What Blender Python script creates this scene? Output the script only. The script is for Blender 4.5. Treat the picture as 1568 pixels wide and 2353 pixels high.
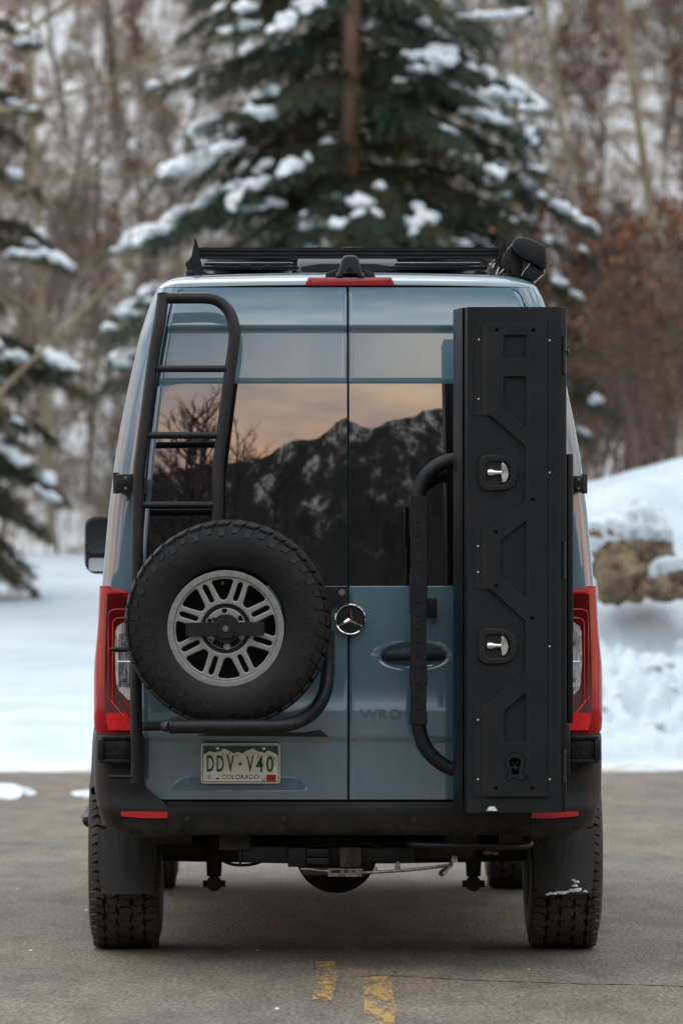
import bpy, bmesh, math, random
import numpy as np
from mathutils import Vector, Matrix, noise as mnoise

for o in list(bpy.data.objects):
    bpy.data.objects.remove(o)
scene = bpy.context.scene
COL = scene.collection
R = math.radians
random.seed(4)

# ---------------------------------------------------------------- camera, sky, sun, exposure
CAM = Vector((-0.32, -18.8, 1.57))      # metres; the van's rear doors stand at y = 0
FOC = 11170.0                           # focal length in units of a 1568 x 2352 picture
VX, VY = 610.0, 1290.0                  # where the van's long axis vanishes in that picture
cam_data = bpy.data.cameras.new('camera')
cam = bpy.data.objects.new('camera', cam_data)
COL.objects.link(cam)
cam.location = CAM
cam.rotation_euler = (R(90), 0, 0)
cam_data.sensor_fit = 'VERTICAL'
cam_data.sensor_width = 24.0
cam_data.sensor_height = 36.0
cam_data.lens = FOC / 2352.0 * 36.0
cam_data.shift_x = (784.0 - VX) / 2352.0
cam_data.shift_y = (VY - 1176.0) / 2352.0
cam_data.clip_start = 0.5
cam_data.clip_end = 12000
cam_data.dof.use_dof = True
cam_data.dof.focus_distance = 18.6
cam_data.dof.aperture_fstop = 3.7
scene.camera = cam

SUN_EL, SUN_AZ = 46.0, 333.0           # degrees; a veiled sun high over the slope, ahead and to the left
world = bpy.data.worlds.new('World')
scene.world = world
world.use_nodes = True
nt = world.node_tree
nt.nodes.clear()
wo = nt.nodes.new('ShaderNodeOutputWorld')
bg = nt.nodes.new('ShaderNodeBackground')
sky = nt.nodes.new('ShaderNodeTexSky')
sky.sky_type = 'NISHITA'
sky.sun_disc = False
sky.sun_elevation = R(SUN_EL)
sky.sun_rotation = R(SUN_AZ)
sky.altitude = 2400
sky.air_density = 1.0
sky.dust_density = 1.0
sky.ozone_density = 1.0
tc = nt.nodes.new('ShaderNodeTexCoord')
mp = nt.nodes.new('ShaderNodeMapping')
mp.inputs['Scale'].default_value = (1.0, 1.0, 2.6)
cl = nt.nodes.new('ShaderNodeTexNoise')
cl.inputs['Scale'].default_value = 3.2
cl.inputs['Detail'].default_value = 6
cl.inputs['Roughness'].default_value = 0.55
cr = nt.nodes.new('ShaderNodeValToRGB')
cr.color_ramp.elements[0].position = 0.35
cr.color_ramp.elements[0].color = (0, 0, 0, 1)
cr.color_ramp.elements[1].position = 0.62
cr.color_ramp.elements[1].color = (1, 1, 1, 1)
mx = nt.nodes.new('ShaderNodeMix')
mx.data_type = 'RGBA'
cloudcol = nt.nodes.new('ShaderNodeMix')     # cloud = grey veil, takes part of the sky's own light
cloudcol.data_type = 'RGBA'
cloudcol.inputs['Factor'].default_value = 0.9
sep = nt.nodes.new('ShaderNodeSeparateXYZ')      # clouds low over the horizon catch the sunset, high ones stay grey
nt.links.new(tc.outputs['Generated'], sep.inputs['Vector'])
warm = nt.nodes.new('ShaderNodeValToRGB')
for e_, (p_, c_) in zip([warm.color_ramp.elements[0], warm.color_ramp.elements[1], warm.color_ramp.elements.new(0.30), warm.color_ramp.elements.new(0.38)], ((0.20, (1.15, 0.52, 0.16)), (0.54, (0.11, 0.245, 0.31)), (0.30, (1.0, 0.72, 0.46)), (0.385, (0.86, 0.92, 0.90)))):
    e_.position = p_
    e_.color = (*c_, 1)
nt.links.new(sep.outputs['Z'], warm.inputs['Fac'])
scl = nt.nodes.new('ShaderNodeMix')
scl.data_type = 'RGBA'
scl.blend_type = 'MULTIPLY'
scl.inputs['Factor'].default_value = 1.0
scl.inputs['B'].default_value = (15, 15, 15, 1)
nt.links.new(warm.outputs['Color'], scl.inputs['A'])
nt.links.new(scl.outputs['Result'], cloudcol.inputs['B'])
nt.links.new(tc.outputs['Generated'], mp.inputs['Vector'])
nt.links.new(mp.outputs['Vector'], cl.inputs['Vector'])
nt.links.new(cl.outputs['Fac'], cr.inputs['Fac'])
nt.links.new(sky.outputs['Color'], cloudcol.inputs['A'])
nt.links.new(cr.outputs['Color'], mx.inputs['Factor'])
nt.links.new(sky.outputs['Color'], mx.inputs['A'])
nt.links.new(cloudcol.outputs['Result'], mx.inputs['B'])
nt.links.new(mx.outputs['Result'], bg.inputs['Color'])
bg.inputs['Strength'].default_value = 0.15
nt.links.new(bg.outputs['Background'], wo.inputs['Surface'])

sun_data = bpy.data.lights.new('sun', 'SUN')
sun_data.energy = 0.85
sun_data.angle = R(45)
sun_data.color = (1.0, 0.97, 0.87)
sun = bpy.data.objects.new('sun', sun_data)
COL.objects.link(sun)
sdir = Vector((math.sin(R(SUN_AZ)) * math.cos(R(SUN_EL)), math.cos(R(SUN_AZ)) * math.cos(R(SUN_EL)), math.sin(R(SUN_EL))))
sun.rotation_euler = sdir.to_track_quat('Z', 'Y').to_euler()
sun.location = (0, 0, 60)

scene.view_settings.view_transform = 'Standard'
scene.view_settings.look = 'None'
scene.view_settings.gamma = 1.0
scene.view_settings.use_curve_mapping = False
scene.view_settings.exposure = 0.42
scene.render.engine = 'CYCLES'
scene.cycles.use_denoising = True
scene.cycles.max_bounces = 6
scene.cycles.diffuse_bounces = 3
scene.cycles.glossy_bounces = 3
scene.cycles.transparent_max_bounces = 6
scene.cycles.caustics_reflective = False
scene.cycles.caustics_refractive = False


# ---------------------------------------------------------------- helpers
def at(px, py, y):
    """A spot measured in the photograph, placed at its real depth y (metres)."""
    s = FOC / (y - CAM.y)
    return (CAM.x + (px - VX) / s, y, CAM.z + (VY - py) / s)


def AX(px, y):
    return at(px, 0, y)[0]


def AZ(py, y):
    return at(0, py, y)[2]


class MB:
    def __init__(self):
        self.v, self.f = [], []

    def quad_strip(self, rows, closed=False):
        b = len(self.v)
        n = len(rows[0])
        for r in rows:
            self.v.extend([tuple(p) for p in r])
        for i in range(len(rows) - 1):
            for j in range(n - 1 if not closed else n):
                k = (j + 1) % n
                self.f.append((b + i * n + j, b + i * n + k, b + (i + 1) * n + k, b + (i + 1) * n + j))
        return b, n

    def box(self, x0, x1, y0, y1, z0, z1):
        b = len(self.v)
        for z in (z0, z1):
            self.v += [(x0, y0, z), (x1, y0, z), (x1, y1, z), (x0, y1, z)]
        for q in ((3, 2, 1, 0), (4, 5, 6, 7), (0, 1, 5, 4), (1, 2, 6, 5), (2, 3, 7, 6), (3, 0, 4, 7)):
            self.f.append(tuple(b + i for i in q))
        return self

    def tube(self, pts, rad, seg=10, caps=True, smooth_iter=0):
        pts = [Vector(p) for p in pts]
        n = len(pts)
        rads = rad if isinstance(rad, (list, tuple)) else [rad] * n
        rows = []
        up = Vector((0, 0, 1))
        t0 = (pts[1] - pts[0]).normalized()
        if abs(t0.dot(up)) > 0.95:
            up = Vector((0, 1, 0))
        side = t0.cross(up).normalized()
        for i, p in enumerate(pts):
            a = pts[max(i - 1, 0)]
            c = pts[min(i + 1, n - 1)]
            t = (c - a).normalized()
            side = (side - t * side.dot(t)).normalized()
            up2 = side.cross(t)
            rows.append([p + (side * math.cos(2 * math.pi * k / seg) + up2 * math.sin(2 * math.pi * k / seg)) * rads[i] for k in range(seg)])
        b, m = self.quad_strip(rows, True)
        if caps:
            self.f.append(tuple(b + k for k in range(seg)))
            self.f.append(tuple(b + (n - 1) * seg + k for k in reversed(range(seg))))
        return self

    def lathe(self, prof, seg, centre, axis='y', caps=False, a0=0.0):
        """prof: list of (radius, axial). Axis y points away from the camera."""
        rows = []
        c = Vector(centre)
        for (r, h) in prof:
            row = []
            for k in range(seg):
                a = a0 + 2 * math.pi * k / seg
                if axis == 'y':
                    row.append(c + Vector((r * math.cos(a), h, r * math.sin(a))))
                elif axis == 'x':
                    row.append(c + Vector((h, r * math.cos(a), r * math.sin(a))))
                else:
                    row.append(c + Vector((r * math.cos(a), r * math.sin(a), h)))
            rows.append(row)
        b, n = self.quad_strip(rows, True)
        if caps:
            self.f.append(tuple(b + k for k in range(seg)))
            self.f.append(tuple(b + (len(prof) - 1) * seg + k for k in range(seg)))
        return self

    def prism(self, poly, y0, y1):
        """Extrude an (x, z) outline along y."""
        b = len(self.v)
        n = len(poly)
        for y in (y0, y1):
            self.v += [(p[0], y, p[1]) for p in poly]
        self.f.append(tuple(b + i for i in range(n)))
        self.f.append(tuple(b + n + i for i in reversed(range(n))))
        for i in range(n):
            j = (i + 1) % n
            self.f.append((b + i, b + n + i, b + n + j, b + j))
        return self

    def build(self, name, mat, parent=None, smooth=35, bevel=0, seg=2):
        me = bpy.data.meshes.new(name)
        me.from_pydata([tuple(p) for p in self.v], [], self.f)
        return finish(me, name, mat, parent, smooth, bevel, seg)


def finish(me, name, mat, parent=None, smooth=35, bevel=0, seg=2, recalc=True):
    if recalc or bevel:
        bm = bmesh.new()
        bm.from_mesh(me)
        bmesh.ops.remove_doubles(bm, verts=bm.verts, dist=1e-5)
        bmesh.ops.recalc_face_normals(bm, faces=bm.faces)
        if bevel:
            ed = [e for e in bm.edges if len(e.link_faces) == 2 and e.calc_face_angle(0) > R(28)]
            bmesh.ops.bevel(bm, geom=ed, offset=bevel, segments=seg, profile=0.5, affect='EDGES', clamp_overlap=True)
        bm.to_mesh(me)
        bm.free()
    if smooth:
        me.shade_smooth()
        me.set_sharp_from_angle(angle=R(smooth))
    o = bpy.data.objects.new(name, me)
    COL.objects.link(o)
    if mat is not None:
        me.materials.append(mat)
    if parent is not None:
        o.parent = parent
    return o


def empty(name, loc=(0, 0, 0), parent=None):
    o = bpy.data.objects.new(name, None)
    o.empty_display_size = 0.1
    COL.objects.link(o)
    o.location = loc
    if parent is not None:
        o.parent = parent
    return o


def tag(o, label=None, cat=None, group=None, kind=None):
    if label:
        o['label'] = label
    if cat:
        o['category'] = cat
    if group:
        o['group'] = group
    if kind:
        o['kind'] = kind
    return o


def plate(name, outer, holes, y_front, thick, mat, parent=None, bev=0.0, smooth=40):
    """A sheet cut to an (x, z) outline with holes, facing the camera at y_front."""
    cu = bpy.data.curves.new('tmp', 'CURVE')
    cu.dimensions = '2D'
    cu.fill_mode = 'BOTH'
    cu.extrude = max(thick / 2 - bev, 1e-5)
    cu.bevel_depth = bev
    cu.bevel_resolution = 1
    cu.offset = -bev
    for loop in [outer] + list(holes):
        sp = cu.splines.new('POLY')
        sp.points.add(len(loop) - 1)
        for p, q in zip(sp.points, loop):
            p.co = (q[0], q[1], 0, 1)
        sp.use_cyclic_u = True
    ob = bpy.data.objects.new('tmp', cu)
    me = bpy.data.meshes.new_from_object(ob)
    bpy.data.objects.remove(ob)
    bpy.data.curves.remove(cu)
    me.name = name
    me.transform(Matrix.Translation((0, y_front + thick / 2, 0)) @ Matrix.Rotation(R(90), 4, 'X'))
    me.materials.clear()
    return finish(me, name, mat, parent, smooth, 0, recalc=False)


def text_mesh(s, size, extrude=0.001, offset=0.0, bev=0.0, align='CENTER'):
    cu = bpy.data.curves.new('tmp', 'FONT')
    cu.body = s
    cu.size = size
    cu.extrude = extrude
    cu.offset = offset
    cu.bevel_depth = bev
    cu.align_x = align
    cu.align_y = 'CENTER'
    cu.resolution_u = 3
    ob = bpy.data.objects.new('tmp', cu)
    me = bpy.data.meshes.new_from_object(ob)
    bpy.data.objects.remove(ob)
    bpy.data.curves.remove(cu)
    me.materials.clear()
    return me


def text_fit(s, x0, x1, z0, z1, y, mat, name, parent, extrude=0.0006, offset=0.0):
    """Lettering stretched into the rectangle x0..x1, z0..z1, facing the camera."""
    me = text_mesh(s, 1.0, 0.001, offset)
    co = np.zeros(len(me.vertices) * 3)
    me.vertices.foreach_get('co', co)
    co = co.reshape(-1, 3)
    mn, mx_ = co.min(0), co.max(0)
    out = np.zeros_like(co)
    out[:, 0] = x0 + (co[:, 0] - mn[0]) / (mx_[0] - mn[0]) * (x1 - x0)
    out[:, 2] = z0 + (co[:, 1] - mn[1]) / (mx_[1] - mn[1]) * (z1 - z0)
    out[:, 1] = y - (co[:, 2] - mn[2]) / max(mx_[2] - mn[2], 1e-9) * extrude
    me.vertices.foreach_set('co', out.ravel())
    me.update()
    return finish(me, name, mat, parent, 0, 0, recalc=False)


def rrect(x0, x1, z0, z1, r, n=5):
    pts = []
    for (cx, cz, a0) in ((x1 - r, z1 - r, 0), (x0 + r, z1 - r, 90), (x0 + r, z0 + r, 180), (x1 - r, z0 + r, 270)):
        for k in range(n + 1):
            a = R(a0 + 90 * k / n)
            pts.append((cx + r * math.cos(a), cz + r * math.sin(a)))
    return pts


def circle(cx, cz, r, n=24, a0=0):
    return [(cx + r * math.cos(a0 + 2 * math.pi * k / n), cz + r * math.sin(a0 + 2 * math.pi * k / n)) for k in range(n)]


def round_poly(poly, r, n=4):
    """Round the corners of an outline."""
    out = []
    m = len(poly)
    for i in range(m):
        p0, p1, p2 = Vector(poly[i - 1]), Vector(poly[i]), Vector(poly[(i + 1) % m])
        d0, d1 = (p0 - p1), (p2 - p1)
        rr = min(r, d0.length * 0.45, d1.length * 0.45)
        a, c = p1 + d0.normalized() * rr, p1 + d1.normalized() * rr
        for k in range(n + 1):
            t = k / n
            q = a * (1 - t) ** 2 + p1 * 2 * t * (1 - t) + c * t * t
            out.append((q.x, q.y))
    return out


def smooth_path(pts, n=6):
    """Catmull-Rom through the points."""
    P = [Vector(p) for p in pts]
    out = []
    for i in range(len(P) - 1):
        p0, p1, p2, p3 = P[max(i - 1, 0)], P[i], P[i + 1], P[min(i + 2, len(P) - 1)]
        for k in range(n):
            t = k / n
            out.append(0.5 * ((2 * p1) + (p2 - p0) * t + (2 * p0 - 5 * p1 + 4 * p2 - p3) * t * t + (3 * p1 - p0 - 3 * p2 + p3) * t ** 3))
    out.append(P[-1])
    return out


def lerp_table(tab, z):
    if z <= tab[0][0]:
        return tab[0][1]
    for (a, va), (b, vb) in zip(tab, tab[1:]):
        if z <= b:
            return va + (vb - va) * (z - a) / (b - a)
    return tab[-1][1]


def fbm(x, y, z=0.0, octv=4, lac=2.0, gain=0.5):
    s, a = 0.0, 1.0
    for _ in range(octv):
        s += a * mnoise.noise((x, y, z))
        x, y, z, a = x * lac, y * lac, z * lac + 7.3, a * gain
    return s


# ---------------------------------------------------------------- materials
def mk(name, col, rough=0.5, metal=0.0, coat=0.0, ior=1.45, spec=None, var=None, col2=None, bump=None, coat_rough=0.03, coord='Object', fac=(0.4, 0.62), stretch=None, sheen=0, tint=None, rvar=0.0):
    m = bpy.data.materials.new(name)
    m.use_nodes = True
    t = m.node_tree
    b = t.nodes['Principled BSDF']
    b.inputs['Base Color'].default_value = (*col, 1)
    b.inputs['Roughness'].default_value = rough
    b.inputs['Metallic'].default_value = metal
    b.inputs['Coat Weight'].default_value = coat
    b.inputs['Coat Roughness'].default_value = coat_rough
    b.inputs['IOR'].default_value = ior
    if spec is not None:
        b.inputs['Specular IOR Level'].default_value = spec
    if var or bump:
        c = t.nodes.new('ShaderNodeTexCoord')
        src = c.outputs[coord]
        if stretch:
            mpp = t.nodes.new('ShaderNodeMapping')
            mpp.inputs['Scale'].default_value = stretch
            t.links.new(src, mpp.inputs['Vector'])
            src = mpp.outputs['Vector']
    if var:
        n = t.nodes.new('ShaderNodeTexNoise')
        n.inputs['Scale'].default_value = var
        n.inputs['Detail'].default_value = 5
        n.inputs['Roughness'].default_value = 0.6
        r = t.nodes.new('ShaderNodeValToRGB')
        r.color_ramp.elements[0].position = fac[0]
        r.color_ramp.elements[1].position = fac[1]
        r.color_ramp.elements[0].color = (*col, 1)
        r.color_ramp.elements[1].color = (*(col2 or tuple(x * 0.6 for x in col)), 1)
        t.links.new(src, n.inputs['Vector'])
        t.links.new(n.outputs['Fac'], r.inputs['Fac'])
        t.links.new(r.outputs['Color'], b.inputs['Base Color'])
        if rvar:
            q = t.nodes.new('ShaderNodeMapRange')
            q.inputs['To Min'].default_value = max(rough - rvar, 0.02)
            q.inputs['To Max'].default_value = min(rough + rvar, 1)
            t.links.new(n.outputs['Fac'], q.inputs['Value'])
            t.links.new(q.outputs['Result'], b.inputs['Roughness'])
    if bump:
        n2 = t.nodes.new('ShaderNodeTexNoise')
        n2.inputs['Scale'].default_value = bump[0]
        n2.inputs['Detail'].default_value = 4
        bp = t.nodes.new('ShaderNodeBump')
        bp.inputs['Strength'].default_value = bump[1]
        bp.inputs['Distance'].default_value = bump[2] if len(bump) > 2 else 0.01
        t.links.new(src, n2.inputs['Vector'])
        t.links.new(n2.outputs['Fac'], bp.inputs['Height'])
        t.links.new(bp.outputs['Normal'], b.inputs['Normal'])
    return m


def grime(m, z0, z1, amount, tint=(0.22, 0.19, 0.15)):
    """Dried road spray: patchy, thickest low down on the body."""
    t = m.node_tree
    b = t.nodes['Principled BSDF']
    src = b.inputs['Base Color'].links[0].from_socket
    g = t.nodes.new('ShaderNodeNewGeometry')
    sx = t.nodes.new('ShaderNodeSeparateXYZ')
    t.links.new(g.outputs['Position'], sx.inputs['Vector'])
    mr = t.nodes.new('ShaderNodeMapRange')
    mr.inputs['From Min'].default_value = z1
    mr.inputs['From Max'].default_value = z0
    t.links.new(sx.outputs['Z'], mr.inputs['Value'])
    mp_ = t.nodes.new('ShaderNodeMapping')
    mp_.inputs['Scale'].default_value = (16, 16, 7)
    t.links.new(g.outputs['Position'], mp_.inputs['Vector'])
    n = t.nodes.new('ShaderNodeTexNoise')
    n.inputs['Scale'].default_value = 1.0
    n.inputs['Detail'].default_value = 7
    n.inputs['Roughness'].default_value = 0.7
    t.links.new(mp_.outputs['Vector'], n.inputs['Vector'])
    r = t.nodes.new('ShaderNodeMapRange')
    r.inputs['From Min'].default_value = 0.42
    r.inputs['From Max'].default_value = 0.72
    r.inputs['To Max'].default_value = amount
    t.links.new(n.outputs['Fac'], r.inputs['Value'])
    ml = t.nodes.new('ShaderNodeMath')
    ml.operation = 'MULTIPLY'
    t.links.new(mr.outputs['Result'], ml.inputs[0])
    t.links.new(r.outputs['Result'], ml.inputs[1])
    mx_ = t.nodes.new('ShaderNodeMix')
    mx_.data_type = 'RGBA'
    mx_.inputs['B'].default_value = (*tint, 1)
    t.links.new(ml.outputs[0], mx_.inputs['Factor'])
    t.links.new(src, mx_.inputs['A'])
    t.links.new(mx_.outputs['Result'], b.inputs['Base Color'])


M = {}
M['paint'] = mk('blue_grey_paint', (0.074, 0.153, 0.200), 0.42, coat=1.0, coat_rough=0.025, var=5, col2=(0.100, 0.174, 0.210), fac=(0.45, 0.85), stretch=(1.6, 1, 0.5))
M['paint'].node_tree.nodes['Principled BSDF'].inputs['Coat IOR'].default_value = 1.9
M['glass'] = mk('tinted_window_glass', (0.004, 0.004, 0.005), 0.0, ior=2.6, spec=0.5)
M['seal'] = mk('black_rubber_seal', (0.006, 0.006, 0.006), 0.7)
M['powder'] = mk('black_powder_coat', (0.0065, 0.0080, 0.0105), 0.40, spec=0.35, var=30, col2=(0.014, 0.015, 0.017), bump=(900, 0.18, 0.002))
M['boxgrey'] = mk('charcoal_powder_coat', (0.0085, 0.0120, 0.0140), 0.46, spec=0.3, var=7, col2=(0.0125, 0.0145, 0.0168), bump=(700, 0.18, 0.002))
M['plastic'] = mk('dark_grey_bumper_plastic', (0.0095, 0.0115, 0.0135), 0.48, spec=0.3, var=5, col2=(0.018, 0.0185, 0.019), bump=(500, 0.2, 0.002))
grime(M['plastic'], 0.47, 0.60, 0.45)
grime(M['paint'], 0.55, 1.1, 0.30, (0.26, 0.25, 0.23))
M['rubber'] = mk('tyre_rubber', (0.0065, 0.0078, 0.0095), 0.60, spec=0.35, var=12, col2=(0.012, 0.0125, 0.013), bump=(260, 0.15, 0.002), rvar=0.1)
M['dusty'] = mk('dusty_tread_rubber', (0.050, 0.046, 0.042), 0.85, var=9, col2=(0.085, 0.076, 0.067), bump=(160, 0.3, 0.003))
M['letter'] = mk('raised_sidewall_rubber', (0.0105, 0.0115, 0.0125), 0.7, var=12, col2=(0.015, 0.0155, 0.016))
M['rim'] = mk('gunmetal_alloy', (0.28, 0.282, 0.28), 0.42, metal=0.55, var=40, col2=(0.32, 0.32, 0.315), bump=(600, 0.1, 0.001))
M['black'] = mk('matte_black', (0.008, 0.008, 0.009), 0.6)
M['recess_shade'] = mk('painted_recess_shade', (0.0012, 0.0012, 0.0012), 1.0, spec=0.0)  # flat near-black colour that stands in for the shade in the emblem's grooves
M['under'] = mk('dirty_chassis_metal', (0.012, 0.012, 0.013), 0.6, var=6, col2=(0.030, 0.026, 0.022))
M['chrome'] = mk('polished_chrome', (0.85, 0.86, 0.87), 0.06, metal=1.0)
M['mirror'] = mk('dim_mirror_glass', (0.20, 0.22, 0.22), 0.05, metal=1.0)
M['satin'] = mk('satin_chrome', (0.88, 0.88, 0.87), 0.22, metal=1.0)
M['steel'] = mk('worn_zinc_steel', (0.32, 0.31, 0.29), 0.4, metal=0.9, var=60, col2=(0.16, 0.13, 0.10))
M['brass'] = mk('dull_brass', (0.42, 0.29, 0.12), 0.35, metal=0.9, var=50, col2=(0.25, 0.18, 0.09))
M['redlens'] = mk('red_lamp_lens', (0.36, 0.001, 0.006), 0.10, coat=0.15, ior=1.45, spec=0.3)
M['reddark'] = mk('dark_red_lamp_lens', (0.085, 0.001, 0.003), 0.12, coat=0.3, ior=1.45)
M['redbright'] = mk('bright_red_reflector', (0.88, 0.008, 0.015), 0.25, coat=0.4, var=220, col2=(0.66, 0.004, 0.010))
M['redmark'] = mk('red_reflector_strip', (0.62, 0.010, 0.012), 0.3, coat=0.8, var=300, col2=(0.48, 0.006, 0.01))
M['redbrake'] = mk('red_brake_lens', (0.34, 0.012, 0.02), 0.25, coat=0.6)
M['clear'] = mk('clear_ribbed_lens', (0.80, 0.80, 0.78), 0.18, metal=0.2, coat=1.0, var=90, col2=(0.20, 0.20, 0.20), stretch=(1, 1, 0.25))
M['plate_white'] = mk('plate_white', (0.80, 0.80, 0.71), 0.35, coat=0.25, var=80, col2=(0.72, 0.72, 0.64))
M['plate_green'] = mk('plate_green', (0.006, 0.075, 0.035), 0.4, coat=0.2)
M['plate_grey'] = mk('plate_mountain_shading', (0.30, 0.30, 0.27), 0.4, var=150, col2=(0.42, 0.42, 0.38))
M['sticker_red'] = mk('red_sticker', (0.50, 0.02, 0.02), 0.4)
M['sticker_blue'] = mk('blue_print', (0.03, 0.20, 0.50), 0.4)
M['sticker_white'] = mk('white_sticker', (0.66, 0.68, 0.68), 0.4)
M['ghost'] = mk('faint_decal_film', (0.070, 0.128, 0.160), 0.32, coat=1.0)
M['solar'] = mk('solar_panel_glass', (0.010, 0.012, 0.018), 0.12, coat=1.0)
M['ventgrey'] = mk('smoked_vent_plastic', (0.22, 0.24, 0.25), 0.25, coat=0.4)
M['rock'] = mk('tan_boulder_rock', (0.29, 0.215, 0.135), 0.85, var=3.0, col2=(0.065, 0.048, 0.032), bump=(9, 1.0, 0.08), fac=(0.38, 0.60))
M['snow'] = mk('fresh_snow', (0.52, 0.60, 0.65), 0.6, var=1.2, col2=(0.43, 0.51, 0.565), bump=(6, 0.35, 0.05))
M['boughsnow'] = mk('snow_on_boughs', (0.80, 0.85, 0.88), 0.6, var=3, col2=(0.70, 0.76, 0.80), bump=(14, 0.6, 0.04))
M['snowchunk'] = mk('ploughed_snow', (0.66, 0.71, 0.74), 0.6, var=5, col2=(0.50, 0.55, 0.58), bump=(11, 0.8, 0.06), fac=(0.45, 0.75))
M['slush'] = mk('dirty_slush', (0.34, 0.31, 0.26), 0.7, var=3.0, col2=(0.62, 0.64, 0.64), bump=(14, 0.8, 0.04), fac=(0.42, 0.58))
M['bark'] = mk('spruce_bark', (0.34, 0.215, 0.155), 0.9, var=9, col2=(0.20, 0.125, 0.09), bump=(20, 0.8, 0.03), stretch=(1, 1, 0.25))
M['twigbark'] = mk('spruce_twig', (0.050, 0.036, 0.024), 0.9)
M['needle'] = mk('spruce_needles', (0.032, 0.058, 0.040), 0.6, var=1.1, col2=(0.090, 0.078, 0.032), fac=(0.42, 0.66))
M['needle_dk'] = mk('dark_spruce_needles', (0.036, 0.044, 0.024), 0.6, var=1.1, col2=(0.090, 0.078, 0.040))
M['greybark'] = mk('bare_tree_bark', (0.17, 0.148, 0.118), 0.9, var=3, col2=(0.09, 0.073, 0.065), stretch=(1, 1, 0.3))
M['greytwig'] = mk('bare_twigs', (0.180, 0.152, 0.112), 0.9, var=0.7, col2=(0.115, 0.092, 0.068))
M['darkbark'] = mk('dark_wet_bark', (0.045, 0.038, 0.034), 0.9)
M['aspen'] = mk('pale_aspen_bark', (0.26, 0.225, 0.14), 0.85, var=4, col2=(0.17, 0.14, 0.085))
M['russet'] = mk('russet_oak_twigs', (0.145, 0.102, 0.078), 0.9, var=0.8, col2=(0.10, 0.078, 0.07))
M['russetleaf'] = mk('dead_oak_leaves', (0.23, 0.098, 0.046), 0.85, var=1.5, col2=(0.12, 0.076, 0.050))

# ================================================================ THE VAN
van = empty('camper_van', (0, 1.0, 0))
tag(van, 'blue grey high roof camper van seen from behind on the asphalt', 'van')
VAN_INV = Matrix.Translation((0, -1.0, 0))


def vb(mb, name, mat, parent=None, **k):
    """Build a part of the van (coordinates are scene metres)."""
    o = mb.build(name, mat, parent or van, **k)
    if parent is None:
        o.matrix_parent_inverse = VAN_INV
    return o


def fixp(o):
    if o.parent is van:
        o.matrix_parent_inverse = VAN_INV
    return o


def vempty(name):
    return fixp(empty(name, (0, 0, 0), van))


# ---- the rear surface, as functions of x and z
W_TAB = [(0.45, 0.962), (0.9, 0.968), (1.19, 0.968), (1.475, 0.956), (1.764, 0.931), (1.956, 0.908), (2.099, 0.886), (2.279, 0.850), (2.458, 0.811), (2.60, 0.765), (2.645, 0.742), (2.664, 0.722), (2.674, 0.708), (2.684, 0.690), (2.692, 0.668), (2.700, 0.63), (2.706, 0.55)]
Y_TAB = [(0.45, 0.0), (1.0, 0.0), (1.30, 0.004), (1.475, 0.014)]
_z, _y = 1.475, 0.014
while _z < 2.2999:                       # glass: the lean grows gently with height
    _a = R(4.6 + (_z - 1.475) / 0.80 * 3.4)
    _z += 0.025
    _y += 0.025 * math.tan(_a)
    Y_TAB.append((_z, _y))
while _z < 2.6449:
    _a = R(8.2 if _z < 2.455 else 14.0 + (_z - 2.46) / 0.185 * 4.0)
    _z += 0.025
    _y += 0.025 * math.tan(_a)
    Y_TAB.append((_z, _y))
Y_TAB += [(2.656, _y + 0.006), (2.664, _y + 0.020), (2.674, _y + 0.050), (2.684, _y + 0.09), (2.692, _y + 0.135), (2.700, _y + 0.20), (2.706, _y + 0.30)]
BOW = 0.036
CORNER = 0.085


def wz(z):
    return lerp_table(W_TAB, z)


def rear_y(x, z):
    w = wz(z)
    ax = abs(x)
    y = lerp_table(Y_TAB, z) + BOW * min(ax, w - CORNER) ** 2
    if ax > w - CORNER:
        e = min(ax - (w - CORNER), CORNER - 1e-4)
        y += 2 * BOW * (w - CORNER) * e * 0.3 + CORNER - math.sqrt(CORNER ** 2 - e ** 2)
    return y


XD_TAB = [(0.64, 0.800), (1.30, 0.812), (1.60, 0.800), (2.0, 0.772), (2.25, 0.742), (2.50, 0.700), (2.645, 0.672)]
ZT, ZB = 2.640, 0.650                    # top and bottom of the doors


def xd(z):
    x = lerp_table(XD_TAB, z)
    for (zc, r, sgn) in ((ZT, 0.06, 1), (ZB, 0.075, -1)):
        d = r - (zc - z) * sgn           # >0 inside the rounded corner
        if d > 0:
            x -= r - math.sqrt(max(r * r - d * d, 0))
    return x


def side_pts(w, z, s):
    out = []
    for Y in (0.20, 0.45, 0.7, 0.95, 1.4, 2.2, 3.0, 3.8):
        k = max(0.0, min(1.0, (Y - 0.15) / 0.6))
        kk = max(0.0, min(1.0, (1.45 - z) / 0.4))
        out.append((s * (w + 0.034 * k * kk), Y))
    return out


def section(z, x0, s, lip):
    """Body outline at height z from x0 round the corner and along the side (s = -1 left, 1 right)."""
    w = wz(z)
    p = []
    if lip:
        p.append((s * x0, rear_y(x0, z) + 0.030))
    n0 = 4
    for k in range(n0):
        x = x0 + (w - CORNER - x0) * k / n0
        p.append((s * x, rear_y(x, z)))
    y0 = rear_y(w - CORNER, z)
    for k in range(9):
        a = R(90 * k / 8)
        p.append((s * (w - CORNER + CORNER * math.sin(a)), y0 + CORNER * (1 - math.cos(a))))
    ylast = p[-1][1]
    for (x, Y) in side_pts(w, z, s):
        p.append((x, max(Y + lerp_table(Y_TAB, z) * 0.6, ylast + 0.01)))
    return [(a, b, z) for a, b in p]


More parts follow.
